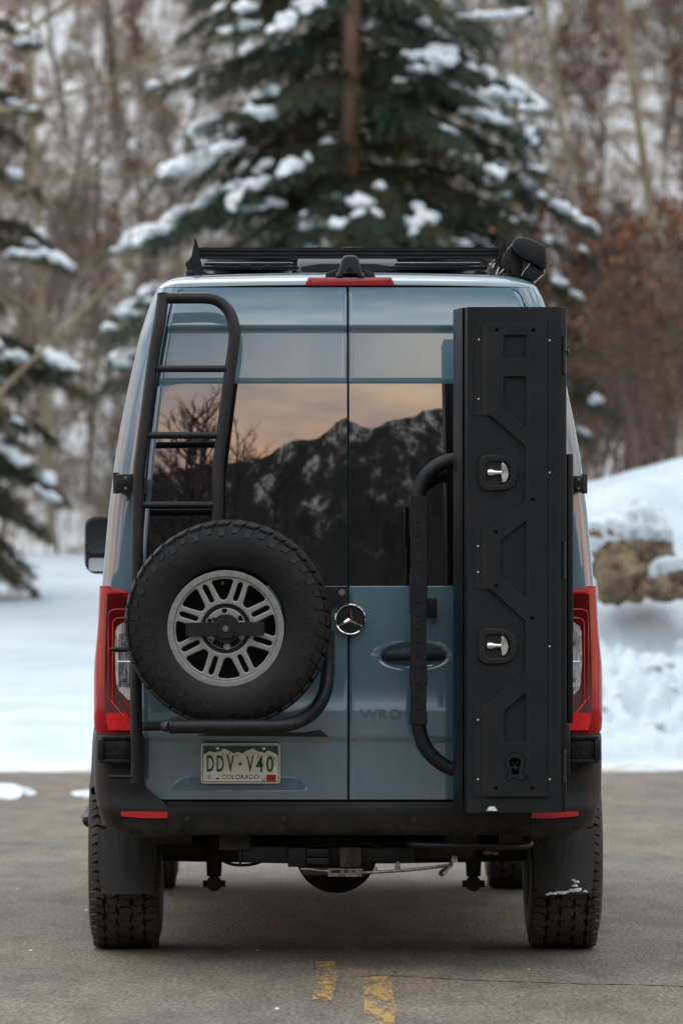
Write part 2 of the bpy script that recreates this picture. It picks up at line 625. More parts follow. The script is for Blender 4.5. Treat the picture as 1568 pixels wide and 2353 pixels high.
zs_low = [0.86, 0.9, 0.95, 1.0, 1.08, 1.19, 1.3, 1.4, 1.475, 1.55, 1.65, 1.764, 1.86, 1.956, 2.03, 2.099, 2.19, 2.279, 2.37, 2.458, 2.53, 2.58, 2.60, 2.62, 2.632, 2.640]
shell = MB()
for s in (-1, 1):
    shell.quad_strip([section(z, xd(z) + 0.005, s, True) for z in zs_low])
zs_up = [2.6401, 2.645, 2.652, 2.656, 2.660, 2.664, 2.669, 2.674, 2.679, 2.684, 2.688, 2.692, 2.696, 2.700, 2.706]
rows = []
for i, z in enumerate(zs_up):
    L = section(z, 0.0, -1, False)
    Rr = section(z, 0.0, 1, False)
    row = list(reversed(L)) + Rr[1:]
    w = wz(z)
    row = [(x, y, zz + (0.010 * (1 - (x / w) ** 2) if i else 0.010 * (1 - (x / w) ** 2))) for x, y, zz in row]
    if i == 0:
        rows.append([(x, y + 0.03 if abs(x) < 0.66 else y, zz) for x, y, zz in row])
    rows.append(row)
b, n = shell.quad_strip(rows)
# roof skin closes the last ring
last = [b + (len(rows) - 1) * n + k for k in range(n)]
mid = n // 2
for k in range(mid):
    shell.f.append((last[k], last[k + 1], last[n - 2 - k], last[n - 1 - k])) if k + 1 <= n - 2 - k and last[k + 1] != last[n - 2 - k] else None
# cab and nose: loft of cross sections along y
cab = []
for (Y, wl, zt, zb) in ((3.8, 0.0, 2.708, 0.60), (4.15, 0.0, 2.64, 0.60), (4.55, -0.02, 2.30, 0.60), (4.95, -0.05, 1.82, 0.60), (5.2, -0.08, 1.40, 0.58), (5.5, -0.13, 1.22, 0.56), (5.62, -0.22, 1.05, 0.5), (5.64, -0.30, 0.75, 0.5)):
    ring = []
    for k in range(25):
        t = k / 24.0
        if t < 0.4:
            z = zb + (zt - zb) * t / 0.4
            ring.append((-1, z))
        elif t <= 0.6:
            ring.append((-1 + 2 * (t - 0.4) / 0.2, zt))
        else:
            ring.append((1, zb + (zt - zb) * (1 - t) / 0.4))
    row = []
    for sx, z in ring:
        w = wz(min(z, 2.66)) + wl + 0.034 * max(0, min(1, (1.45 - z) / 0.4))
        row.append((sx * w, Y + (0.0 if Y > 3.81 else 0.0), z))
    cab.append(row)
shell.quad_strip(cab)
body = vb(shell, 'body_shell', M['paint'], smooth=40)

ws = MB()
ws.quad_strip([[(-0.62, 4.29, 2.50), (0.62, 4.29, 2.50)], [(-0.78, 4.925, 1.88), (0.78, 4.925, 1.88)]])
vb(ws, 'windshield', M['glass'])
for s in (-1, 1):
    g = MB()
    g.quad_strip([[(s * (wz(z) + 0.006), y, z) for y in (2.95, 3.4, 3.85)] for z in (1.55, 1.75, 1.95, 2.15)])
    vb(g, 'side_window', M['glass'])

# dark liner behind the door gaps, floor and inner wheel wells
lin = MB()
rows = []
for z in [0.60, 0.64, 0.70, 0.78] + zs_low:
    rows.append([(x, rear_y(x, z) + 0.028, z) for x in np.linspace(-xd(z) - 0.012, xd(z) + 0.012, 15)])
lin.quad_strip(rows)
vb(lin, 'door_seal', M['seal'])

# ---- doors
GZ0, GZ1 = 1.478, 2.262                  # window glass
XG_TAB = [(1.45, 0.790), (1.65, 0.778), (2.0, 0.748), (2.262, 0.715)]


def xg(z):
    x = lerp_table(XG_TAB, z)
    for (zc, r, sgn) in ((GZ1, 0.06, 1), (GZ0, 0.06, -1)):
        d = r - (zc - z) * sgn
        if d > 0:
            x -= r - math.sqrt(max(r * r - d * d, 0))
    return x


def sstep(a, b, t):
    t = max(0.0, min(1.0, (t - a) / (b - a)))
    return t * t * (3 - 2 * t)


def relief(x, z, s):
    """How far the door skin is pressed in (metres) at x, z."""
    e = 0.0
    ax = abs(x)
    if z > GZ0 - 0.012 and z < GZ1 + 0.012:
        e += 0.006 * sstep(GZ0 - 0.004, GZ0 + 0.002, z) * (1 - sstep(GZ1 - 0.002, GZ1 + 0.003, z))
    # recessed panel above the glass with a ledge over it
    e += 0.016 * sstep(2.252, 2.256, z) * (1 - sstep(2.462, 2.492, z))
    # lower swage line
    e += 0.008 * (1 - sstep(0.872, 0.892, z))
    if s < 0:   # pressed field round the number plate
        d = max(abs(ax - 0.42) - 0.27, abs(z - 0.775) - 0.095)
        e += 0.0028 * (1 - sstep(-0.06, 0.0, d))
    # field round the handle on the right door
    if s > 0:
        q = ((ax - 0.25) / 0.135) ** 2 + ((z - 1.205) / 0.052) ** 2
        e += 0.014 * (1 - sstep(0.45, 1.10, q))
        q = math.hypot(ax - 0.0, z - 1.346)
        e += 0.0
    return e


def door_rows(s):
    zs = list(np.linspace(ZB, 0.75, 14)) + list(np.linspace(0.76, 0.98, 24)) + list(np.linspace(1.0, 1.14, 6)) + list(np.linspace(1.15, 1.27, 22)) + list(np.linspace(1.29, 1.46, 8)) + [1.468, 1.472, 1.474, 1.476, 1.478, 1.480, 1.484] + list(np.linspace(1.5, 2.24, 26)) + [2.250, 2.252, 2.2535, 2.255, 2.257, 2.26] + list(np.linspace(2.27, 2.45, 12)) + list(np.linspace(2.458, 2.496, 10)) + list(np.linspace(2.51, 2.60, 6)) + [2.61, 2.62, 2.628, 2.634, 2.638, ZT]
    rows = []
    for z in zs:
        x1 = xd(z)
        us = np.concatenate([[0.0], np.linspace(0.003, 0.997, 46), [1.0]])
        row = []
        xa = 0.0035
        row.append((s * xa, rear_y(xa, z) + 0.022, z))
        for k, u in enumerate(us):
            x = xa + (x1 - xa) * u
            edge = 0.0025 if k in (0, len(us) - 1) else 0.0
            row.append((s * x, rear_y(x, z) + relief(x, z, s) + edge, z))
        row.append((s * x1, rear_y(x1, z) + 0.022, z))
        rows.append(row)
    top = [(x, y + 0.022, z) for x, y, z in rows[-1]]
    bot = [(x, y + 0.022, z) for x, y, z in rows[0]]
    return [bot] + rows + [top]


doors = {}
for s in (-1, 1):
    d = MB()
    d.quad_strip(door_rows(s))
    doors[s] = vb(d, 'rear_door', M['paint'], smooth=50)
    g = MB()
    zs = [GZ0 + 0.06 * (1 - math.cos(R(90 * k / 8))) for k in range(9)] + list(np.linspace(1.56, 2.19, 40)) + [GZ1 - 0.06 * (1 - math.sin(R(90 * k / 8))) for k in range(9)]
    rows = []
    for z in zs:
        x1 = xg(z)
        r = [(s * 0.0045, rear_y(0, z) + 0.012, z)]
        r += [(s * x, rear_y(x, z) - 0.0005 + (0.0025 * x if s > 0 else 0.0), z) for x in np.linspace(0.0045, x1, 40)]
        r.append((s * x1, rear_y(x1, z) + 0.012, z))
        rows.append(r)
    g.quad_strip(rows)
    gl = vb(g, 'window_glass', M['glass'], doors[s], smooth=50)

# door handle on the right-hand door
h = MB()
hp = [(0.128, -0.004), (0.150, -0.016), (0.20, -0.030), (0.26, -0.034), (0.32, -0.030), (0.355, -0.016), (0.372, -0.004)]
rows = []
for i, (x, y) in enumerate(smooth_path([(a, b, 0) for a, b in hp], 4)[i][:2] for i in range(25)):
    k = min(1.0, 0.55 + 2.2 * min(i, 24 - i) / 24)
    rows.append([(x, 0.010 + y * 1.0 + 0.012 * math.cos(R(a)) * -1, 1.207 + 0.021 * k * math.sin(R(a))) for a in range(0, 360, 30)])
h.quad_strip(rows, True)
vb(h, 'door_handle', M['black'], doors[1], smooth=60)

# star badge on the centre line
ec = at(804, 1422.5, -0.012)
em = vempty('star_badge')
k = MB()
k.lathe([(0.0, 0.002), (0.053, 0.003), (0.0535, 0.014)], 48, (ec[0], ec[1] - 0.006, ec[2]))
vb(k, 'badge_disc', M['seal'], em)
k = MB()
k.lathe([(0.0600, 0.016), (0.0600, -0.002), (0.0575, -0.005), (0.0545, -0.004), (0.0535, 0.004)], 64, (ec[0], ec[1] - 0.006, ec[2]))
vb(k, 'badge_ring', M['chrome'], em)
k = MB()
for j in range(3):
    a = R(90 + 120 * j)
    d = Vector((math.cos(a), 0, math.sin(a)))
    n = Vector((-math.sin(a), 0, math.cos(a)))
    c = Vector((ec[0], ec[1] - 0.005, ec[2]))
    b0 = len(k.v)
    k.v += [tuple(c + d * 0.054), tuple(c + n * 0.010 - d * 0.006), tuple(c - n * 0.010 - d * 0.006), tuple(c + Vector((0, -0.007, 0))), tuple(c + d * 0.054 + Vector((0, -0.002, 0)))]
    k.f += [(b0, b0 + 1, b0 + 3, b0 + 4), (b0, b0 + 4, b0 + 3, b0 + 2)]
vb(k, 'badge_star', M['chrome'], em, smooth=0)

# faint lettering left from a decal on the right door
gy = rear_y(0.16, 0.99) - 0.0012
text_fit('WRO', *[at(px, 0, gy)[0] for px in (826, 922)], AZ(1652, gy), AZ(1629, gy), gy, M['ghost'], 'decal_lettering', doors[1], 0.0004, 0.02)

# ---- tail lamps
def lamp_patch(poly_rows, s, off):
    """rows of (z, x_inner, x_outer): a patch lying on the body corner, off metres proud."""
    rows = []
    for (z, xi, xo) in poly_rows:
        r = []
        for u in np.linspace(0, 1, 16):
            x = xi + (xo - xi) * (1 - (1 - u) ** 1.6)
            y = rear_y(x, z)
            w = wz(z)
            nx = max(0.0, (x - (w - CORNER)) / CORNER)
            r.append((s * (x + off * nx), y - off * math.sqrt(max(1 - nx * nx, 0)), z))
        rows.append(r)
    return rows


for s in (-1, 1):
    tl = vempty('tail_lamp')
    lab = 'left' if s < 0 else 'right'
    # housing: wraps the corner and runs forward along the side
    hz = [0.905, 0.92, 0.96, 1.0, 1.06, 1.12, 1.18, 1.24, 1.30, 1.36, 1.42, 1.445, 1.460, 1.475]
    k = MB()
    rows = []
    for z in hz:
        top_cut = sstep(1.445, 1.475, z)
        xi = 0.822 + (0.055 + 0.05 * top_cut) * top_cut
        w = wz(z)
        bulge = 0.010 + 0.010 * (1 - sstep(1.10, 1.34, z)) * sstep(0.905, 0.93, z)
        r = [(s * xi, rear_y(xi, z) + 0.02, z)]
        r += lamp_patch([(z, xi, w - 0.0006)], s, bulge)[0]
        r += [(s * (w + bulge), rear_y(w - 0.0006, z) + dy, z) for dy in (0.02, 0.07, 0.13)]
        r.append((s * (w - 0.01), rear_y(w - 0.0006, z) + 0.15, z))
        rows.append(r)
    rows = [[(x * 0.985, y + 0.03, z) for x, y, z in rows[0]]] + rows + [[(x * 0.985, y + 0.03, z) for x, y, z in rows[-1]]]
    k.quad_strip(rows)
    vb(k, 'lamp_housing', M['redlens'], tl, smooth=50)
    # dark inner field
    k = MB()
    k.quad_strip(lamp_patch([(0.925, 0.826, 0.928), (1.05, 0.826, 0.932), (1.2, 0.826, 0.934), (1.35, 0.828, 0.932), (1.42, 0.84, 0.930), (1.445, 0.875, 0.926)], s, 0.0205))
    vb(k, 'lamp_field', M['reddark'], tl, smooth=60)
    # two red light guides bent round the reversing lamp
    for (xo, zt) in ((0.926, 1.385), (0.909, 1.352)):
        path = [(0.830, zt)] + [(xo - 0.025 + 0.025 * math.cos(R(a)), zt - 0.025 + 0.025 * math.sin(R(a))) for a in (90, 70, 50, 30, 10, 0)] + [(xo, 1.25), (xo, 1.10), (xo - 0.004, 1.02)]
        k = MB()
        pts = []
        for (x, z) in path:
            pts.append((s * x, rear_y(x, z) - 0.0205, z))
        k.tube(pts, 0.0042, 6)
        vb(k, 'light_guide', M['redlens'], tl)
    # clear reversing lamp
    k = MB()
    k.quad_strip(lamp_patch([(1.035, 0.84, 0.852), (1.05, 0.84, 0.864), (1.075, 0.84, 0.888), (1.10, 0.84, 0.894), (1.18, 0.84, 0.897), (1.24, 0.84, 0.897), (1.30, 0.84, 0.895), (1.322, 0.84, 0.888), (1.333, 0.84, 0.874), (1.337, 0.84, 0.860)], s, 0.0235))
    vb(k, 'reversing_lens', M['clear'], tl, smooth=60)
    k = MB()
    for q in range(9):
        x = 0.845 + q * 0.0056
        k.tube([(s * x, rear_y(x, z) - 0.0240, z) for z in (1.085, 1.18, 1.30 - abs(q - 3) * 0.002)], 0.0013, 5)
    k.box(min(s * 0.842, s * 0.893), max(s * 0.842, s * 0.893), rear_y(0.85, 1.19) - 0.026, rear_y(0.85, 1.19) - 0.0225, 1.182, 1.187)
    vb(k, 'lens_rib', M['chrome'], tl, smooth=60)
    for zc in (1.255, 1.115):
        k = MB()
        k.lathe([(0.0, -0.002), (0.011, 0.0), (0.0125, 0.004)], 16, (s * 0.868, rear_y(0.868, zc) - 0.0265, zc))
        vb(k, 'bulb', M['steel'], tl)
    # bright block at the foot and slanting bars
    k = MB()
    k.quad_strip(lamp_patch([(0.918, 0.826, 0.918), (0.95, 0.826, 0.924), (0.985, 0.826, 0.924)], s, 0.0222))
    vb(k, 'stop_reflector', M['redbright'], tl, smooth=60)
    k = MB()
    k.tube([(s * x, rear_y(x, z) - 0.0215, z) for x, z in ((0.930, 1.05), (0.90, 1.01), (0.87, 0.975), (0.845, 0.95))], 0.003, 6)
    for (xa, za) in ((0.846, 1.012), (0.846, 0.972)):
        k.tube([(s * (xa + 0.020), rear_y(xa, za) - 0.0225, za + 0.022), (s * xa, rear_y(xa, za) - 0.0225, za)], 0.005, 6)
    vb(k, 'reflector_bar', M['redbright'], tl)
    tl['label'] = 'red %s tail lamp with clear reversing lens' % ('near side left' if s < 0 else 'far right')

# ---- bumper
bz = [(0.512, -0.005), (0.520, -0.040), (0.545, -0.060), (0.60, -0.072), (0.622, -0.070), (0.634, -0.052), (0.640, -0.02), (0.640, 0.03)]
bump = empty('rear_bumper', (0, 0, 0), van)
fixp(bump)
k = MB()
rows = []
for z, y in bz:
    rows.append([(x, y + 0.045 * x * x, z + 0.002 * x * x) for x in np.linspace(-0.697, 0.697, 29)])
k.quad_strip(rows)
vb(k, 'bumper_bar', M['plastic'], bump, smooth=45)
for s in (-1, 1):
    k = MB()
    rows = []
    cz = [(0.500, 0.05, 0.915), (0.507, 0.0, 0.930), (0.520, -0.034, 0.938), (0.545, -0.052, 0.946), (0.60, -0.062, 0.961), (0.63, -0.058, 0.969), (0.655, -0.045, 0.975), (0.70, -0.040, 0.981), (0.80, -0.038, 0.983), (0.885, -0.036, 0.982), (0.900, -0.030, 0.980), (0.904, 0.0, 0.97)]
    for z, y, w in cz:
        x0 = 0.6985 if z < 0.642 else (0.80 if z > 0.72 else 0.70 + 0.10 * math.sin(R(90 * min(1, (z - 0.642) / 0.078))) ** 0.8)
        r = [(s * x0, max(y + 0.045 * x0 * x0 + 0.06, 0.045), z)]
        r.append((s * x0, y + 0.045 * x0 * x0, z))
        for q in range(1, 5):
            x = x0 + (w - 0.10 - x0) * q / 5
            r.append((s * x, y + 0.045 * x * x, z))
        yc = y + 0.045 * (w - 0.1) ** 2
        for a in range(0, 91, 10):
            r.append((s * (w - 0.10 + 0.10 * math.sin(R(a))), yc + 0.10 * (1 - math.cos(R(a))), z + 0.03 * math.sin(R(a)) * (1 if z < 0.53 else 0)))
        r += [(s * (w + 0.008), yc + 0.2, z + (0.06 if z < 0.53 else 0)), (s * (w + 0.012), yc + 0.40, z + (0.2 if z < 0.7 else 0))]
        rows.append(r)
    k.quad_strip(rows)
    vb(k, 'bumper_corner', M['plastic'], bump, smooth=45)
    # red reflector strip
    y = -0.0745 + 0.045 * 0.8 ** 2
    xa, xb = (AX(278, y), AX(385, y)) if s < 0 else (AX(1220, y), AX(1328, y))
    za, zb = AZ(1880, y), AZ(1864, y)
    poly = [(xa, za + 0.004), (xb, za), (xb, zb), (xa, zb)] if s < 0 else [(xa, za), (xb, za + 0.010), (xb, zb), (xa, zb)]
    m_ = MB()
    nn = 10
    rr = []
    for q in range(nn + 1):
        t = q / nn
        x = xa + (xb - xa) * t
        yy = -0.062 + 0.045 * x * x
        zz0 = za + (0.010 * max(0, abs(x) - 0.80) / 0.1)
        rr.append([(x, yy, zz0), (x, yy - 0.006, zz0 + 0.001), (x, yy - 0.006, zb - 0.001), (x, yy, zb)])
    m_.quad_strip(rr)
    vb(m_, 'reflector', M['redmark'], bump)
for px in (430, 653, 951, 1163):
    x = AX(px, -0.06)
    c = (x, -0.0745 + 0.045 * x * x, AZ(1880, -0.06))
    k = MB()
    k.lathe([(0.0, -0.001), (0.0125, -0.001), (0.0135, 0.001), (0.0145, 0.004)], 20, c)
    vb(k, 'parking_sensor', M['black'], bump)

# ---- roof edge fittings
bl = MB()
y0 = rear_y(0, 2.66) - 0.012
xa, xb = AX(702, y0), AX(904, y0)
za, zb = AZ(656, y0), AZ(637, y0)
bl.prism([(xa, za), (xb, za), (xb, za + 0.010), (xb - 0.010, zb), (xa + 0.010, zb), (xa, za + 0.010)], y0 - 0.012, y0 + 0.05)
br = vb(bl, 'brake_light', M['redbrake'], bevel=0.003)
for x in (xa + 0.018, xb - 0.018):
    k = MB()
    k.lathe([(0.0, 0.0), (0.004, 0.0), (0.0045, 0.004)], 12, (x, y0 - 0.0135, (za + zb) / 2))
    vb(k, 'screw', M['black'], br)
rc = vempty('rear_camera')
yc = y0 + 0.01
k = MB()
X = lambda p: AX(p, yc)
Z = lambda p: AZ(p, yc)
sec = []
for (ya, sc_) in ((yc - 0.035, 0.90), (yc - 0.02, 1.0), (yc + 0.08, 1.0), (yc + 0.13, 0.8)):
    cx = X(804)
    o_ = [(X(770), Z(637)), (X(776), Z(627)), (X(784), Z(596)), (X(789), Z(589)), (X(796), Z(586.5)), (X(812), Z(586.5)), (X(819), Z(589)), (X(823), Z(596)), (X(831), Z(627)), (X(837), Z(637)), (X(824), Z(637)), (X(822), Z(630)), (X(786), Z(630)), (X(784), Z(637))]
    sec.append([(cx + (x - cx) * sc_, ya, Z(637) + (z - Z(637)) * sc_) for x, z in o_])
b_, n_ = k.quad_strip(sec, True)
k.f.append(tuple(b_ + i for i in range(n_)))
k.f.append(tuple(b_ + 3 * n_ + i for i in reversed(range(n_))))
vb(k, 'camera_hood', M['black'], rc, smooth=40, bevel=0.003)
for s in (-1, 1):
    k = MB()
    x0 = X(804) + s * (X(836) - X(804))
    x1 = X(804) + s * (X(862) - X(804))
    k.prism([(x0, Z(637)), (x1, Z(637)), (x1 - s * 0.006, Z(627)), (x0, Z(619))], yc - 0.005, yc + 0.07)
    vb(k, 'camera_mount', M['plastic'], rc, bevel=0.003)
k = MB()
k.lathe([(0, 0), (0.012, 0), (0.014, 0.012)], 16, (X(803), yc - 0.037, Z(622)))
vb(k, 'camera_lens', M['glass'], rc)

# ---- roof rack, solar panels, vent, awning
rk = vempty('roof_rack')
yr = 0.62
X = lambda p, y=yr: AX(p, y)
Z = lambda p, y=yr: AZ(p, y)
for i, y in enumerate((0.62, 1.5, 2.4, 3.3)):
    dz = 0.0 if i == 0 else -0.045
    k = MB()
    xa, xb = AX(444, 0.62), AX(1158, 0.62)
    za, zb = AZ(593, 0.62) + dz, AZ(568.5, 0.62) + dz
    hgt = zb - za
    prof = [(0, 0), (0, 0.20), (0.006, 0.24), (0.006, 0.30), (0, 0.34), (0, 0.55), (0.006, 0.59), (0.006, 0.65), (0, 0.69), (0, 1.0)]
    rows = [[(x, y + dy, za + hgt * t) for dy, t in prof] + [(x, y + 0.06, zb), (x, y + 0.06, za), (x, y, za)] for x in (xa, xb)]
    k.quad_strip(rows)
    for r0 in (0, 1):
        k.f.append(tuple(r0 * 13 + q for q in range(13)))
    vb(k, 'crossbar', M['powder'], rk, smooth=30)
for s, pl in ((-1, [(440, 592), (444, 568), (448, 547), (451, 551), (457, 568), (460, 592), (468, 628), (432, 628), (426, 606)]), (1, [(1140, 592), (1148, 566), (1156, 549), (1161, 551), (1163, 592), (1166, 628), (1140, 628), (1130, 606)])):
    poly = [(X(a), Z(b_)) for a, b_ in pl]
    k = MB()
    k.prism(poly, 0.60, 0.606)
    k.box(poly[0][0] - 0.004, poly[0][0] + 0.004, 0.606, 3.6, Z(618), Z(590))
    vb(k, 'side_rail', M['powder'], rk)
k = MB()
k.box(X(428), X(446), 0.55, 0.62, Z(634), Z(624))
k.tube([(X(436), 0.55, Z(629)), (X(436), 0.53, Z(629))], 0.010, 8)
vb(k, 'rack_foot', M['black'], rk, bevel=0.003)
for (a, b_) in ((469, 672), (906, 1104)):
    k = MB()
    k.box(AX(a, 0.8), AX(b_, 0.8), 0.8, 2.6, AZ(609.5, 0.8), AZ(602, 0.8))
    sp = vb(k, 'solar_panel', M['solar'], bevel=0.004)
    k = MB()
    k.box(AX(a - 10, 0.78), AX(b_ + 14, 0.78), 0.78, 0.82, AZ(619, 0.78), AZ(611, 0.78))
    vb(k, 'panel_bracket', M['powder'], sp, bevel=0.002)
k = MB()
for pts in ([(540, 618), (556, 610), (566, 608), (576, 612), (583, 620)], [(596, 620), (606, 613), (618, 611), (630, 614)]):
    k.tube(smooth_path([at(a, b_, 0.76) for a, b_ in pts], 4), 0.0045, 6)
vb(k, 'solar_cable', M['black'])
vt = vempty('roof_vent')
k = MB()
ya = 1.15
x0, x1, z0, z1 = AX(684, ya), AX(911, ya), AZ(623, ya), AZ(594, ya)
k.prism([(x0, z0), (x1, z0), (x1, z1 - 0.004), (x1 - 0.01, z1), (x0 + 0.01, z1), (x0, z1 - 0.004)], ya, ya + 0.45)
vb(k, 'vent_housing', M['ventgrey'], vt, bevel=0.006)
k = MB()
k.prism(round_poly([(x0 + 0.012, z0), (x1 - 0.012, z0), (x1 - 0.012, z0 + 0.018), (x1 - 0.09, z0 + 0.030), (x0 + 0.09, z0 + 0.030), (x0 + 0.012, z0 + 0.018)], 0.01), ya - 0.004, ya + 0.01)
vb(k, 'vent_opening', M['black'], vt)
k = MB()
rows = []
for q in range(13):
    t = q / 12
    zz = 0.030 * math.sin(math.pi * t)
    rows.append([(AX(730, 2.1) + (AX(880, 2.1) - AX(730, 2.1)) * t, y, AZ(573, 2.1) + zz * math.sin(math.pi * u) ** 0.5 * 0.6) for y, u in ((2.1, 0.1), (2.2, 0.3), (2.3, 0.5), (2.4, 0.7), (2.5, 0.9))])
k.quad_strip(rows)
vb(k, 'vent_lid', M['ventgrey'], vt)

aw = vempty('awning')
ay = 0.42
X = lambda p, y=ay: AX(p, y)
Z = lambda p, y=ay: AZ(p, y)
def zz_(zx, zy):   # crop of the awning end in the photograph
    return ((zx / 5.2267 + 1700) * 0.66076, (zy / 5.2267 + 780) * 0.66076)
capo = [(420, 345), (450, 270), (520, 232), (600, 230), (700, 245), (850, 305), (1000, 385), (1025, 440), (1035, 600), (1030, 760), (1000, 820), (960, 800), (820, 715), (640, 625), (500, 540), (435, 460)]
poly = [(X(zz_(*p)[0]), Z(zz_(*p)[1])) for p in capo]
k = MB()
k.prism(poly, ay, ay + 0.05)
vb(k, 'end_cap', M['plastic'], aw, bevel=0.008, smooth=50)
cx = sum(p[0] for p in poly) / len(poly)
cz_ = sum(p[1] for p in poly) / len(poly)
k = MB()
k.prism([(cx + (x - cx) * 0.98, cz_ + (z - cz_) * 0.98) for x, z in poly], ay + 0.05, ay + 3.2)
vb(k, 'awning_case', M['powder'], aw, smooth=50)
low = [(620, 640), (740, 700), (990, 840), (1020, 870), (830, 1050), (800, 1060), (690, 960), (585, 940), (600, 860)]
k = MB()
k.prism([(X(zz_(*p)[0]), Z(zz_(*p)[1])) for p in low], ay + 0.03, ay + 3.1)
vb(k, 'awning_tray', M['boxgrey'], aw, bevel=0.002)
k = MB()
edge = [zz_(*p) for p in ((1050, 650), (1075, 680), (1030, 800), (1000, 900), (900, 985), (810, 1065))]
k.tube([(X(a), ay + 0.02, Z(b_)) for a, b_ in edge], 0.004, 6)
k.tube([(X(a), ay + 0.02, Z(b_)) for a, b_ in [zz_(*p) for p in ((740, 705), (690, 780), (620, 860), (590, 930))]], 0.003, 6)
vb(k, 'awning_trim', M['steel'], aw)
k = MB()
k.prism([(X(zz_(*p)[0]), Z(zz_(*p)[1])) for p in ((290, 500), (410, 360), (430, 480), (620, 640), (600, 860), (570, 930), (400, 900), (330, 840), (380, 780), (260, 620))], ay + 0.06, ay + 0.16)
vb(k, 'awning_bracket', M['black'], aw, bevel=0.003)
k = MB()
k.prism([(X(zz_(*p)[0]), Z(zz_(*p)[1])) for p in ((210, 690), (255, 610), (385, 780), (330, 850))], ay + 0.03, ay + 0.06)
vb(k, 'bracket_plate', M['boxgrey'], aw, bevel=0.002)
k = MB()
for (p, q) in (((150, 900), (200, 760)), ((200, 900), (290, 800)), ((70, 780), (130, 690)), ((40, 690), (20, 900))):
    a, b_ = zz_(*p), zz_(*q)
    k.tube([(X(a[0]), ay + 0.1, Z(a[1])), (X(b_[0]), ay + 0.12, Z(b_[1]))], 0.007, 7)
vb(k, 'bracket_strut', M['steel'], aw)

# ---- mirrors
for s in (-1, 1):
    mr = vempty('side_mirror')
    ym = 4.3
    x0, x1 = AX(195, ym), AX(262, ym)
    if s > 0:
        x0, x1 = -x0, -x1
    xs = sorted((x0, x1))
    k = MB()
    k.prism(rrect(xs[0], xs[1], AZ(1318, ym), AZ(1184, ym), 0.055), ym - 0.01, ym + 0.16)
    vb(k, 'mirror_housing', M['black'], mr, bevel=0.018, seg=3, smooth=50)
    k = MB()
    k.prism(rrect(xs[0] + 0.016, xs[1] - 0.016, AZ(1272, ym), AZ(1194, ym), 0.03), ym - 0.014, ym - 0.008)
    vb(k, 'mirror_glass', M['mirror'], mr)
    k = MB()
    k.prism(rrect(xs[0] + 0.02, xs[1] - 0.016, AZ(1312, ym), AZ(1282, ym), 0.012), ym - 0.014, ym - 0.008)
    vb(k, 'wide_angle_glass', M['chrome'], mr)
    k = MB()
    k.box(min(s * 0.95, s * 1.06), max(s * 0.95, s * 1.06), ym + 0.05, ym + 0.12, 1.42, 1.50)
    vb(k, 'mirror_arm', M['black'], mr, bevel=0.01)

# ---- flank: arch flares, sill cladding, side step, rub block
for s in (-1, 1):
    for ya in (1.0, 4.66):
        k = MB()
        rows = []
        for a in range(-12, 156 if ya < 2 else 193, 8):
            c, n_ = math.cos(R(a)), math.sin(R(a))
            rows.append([(s * x, ya + c * r, 0.40 + n_ * r) for x, r in ((0.90, 0.45), (0.985, 0.445), (1.014, 0.46), (1.016, 0.50), (0.985, 0.54))])
        k.quad_strip(rows)
        vb(k, 'arch_flare', M['plastic'])
    k = MB()
    k.box(min(s * 0.93, s * 1.006), max(s * 0.93, s * 1.006), 1.50, 4.16, 0.50, 0.90)
    vb(k, 'sill_cladding', M['plastic'], bevel=0.01)
    k = MB()
    k.tube([(s * 0.92, 1.75, 0.50), (s * 1.07, 1.85, 0.47), (s * 1.085, 2.1, 0.47), (s * 1.085, 3.7, 0.47), (s * 0.92, 3.9, 0.50)], 0.028, 10)
    vb(k, 'side_step', M['powder'])
    k = MB()
    k.prism(rrect(min(s * 1.0, s * 1.068), max(s * 1.0, s * 1.068), AZ(1580, 2.6), AZ(1512, 2.6), 0.028), 2.6, 2.75)
    vb(k, 'rub_block', M['black'], bevel=0.01)

# ---- ladder on the left door
lad = vempty('ladder')
def lpt(px, py, off):
    z = AZ(py, 0.0)
    for _ in range(3):
        y = lerp_table(Y_TAB, min(z, 2.6)) + off
        z = AZ(py, y)
    return at(px, py, y)
OFF = -0.115
left = [lpt(*p, OFF) for p in ((375, 674), (374, 690), (364, 755), (354, 812), (338, 937), (327, 1021), (318, 1105), (316.5, 1198), (314, 1400), (313, 1620), (315, 1798))]
k = MB()
k.tube(smooth_path(left, 4), 0.0235, 14)
vb(k, 'ladder_rail', M['powder'], lad, smooth=50)
right = [lpt(*p, OFF) for p in ((380, 685), (430, 684.5), (476, 685), (500, 691), (520, 707), (533, 731), (538.5, 762), (536, 800), (525.6, 873), (515, 958), (504.5, 1042), (500.5, 1100), (500, 1177), (500, 1300))]
k = MB()
k.tube(smooth_path(right, 4), 0.0225, 14)
vb(k, 'ladder_rail', M['powder'], lad, smooth=50)
for (y, xa, xb) in ((847, 352, 527), (1000, 332, 509), (1160, 320, 499)):
    k = MB()
    a, b_ = lpt(xa, y, OFF), lpt(xb, y, OFF)
    k.tube([a, b_], 0.0135, 12)
    vb(k, 'rung', M['powder'], lad, smooth=50)
for (px, py) in ((330, 1115), (500, 1050), (322, 1720)):
    k = MB()
    a = lpt(px, py, OFF)
    b_ = (a[0], rear_y(a[0], a[2]) - 0.004, a[2])
    k.box(a[0] - 0.012, a[0] + 0.012, a[1], b_[1], a[2] - 0.03, a[2] + 0.03)
    vb(k, 'standoff', M['black'], lad)
k = MB()
a, b_ = lpt(252, 1492, -0.12), lpt(300, 1492, -0.12)
k.tube([a, lpt(262, 1492, -0.12), lpt(263, 1492, -0.12), b_], [0.0075, 0.0075, 0.0105, 0.0105], 10)
vb(k, 'lock_pin', M['powder'], lad, smooth=50)
k = MB()
a, b_ = lpt(252, 1784, -0.12), lpt(306, 1784, -0.12)
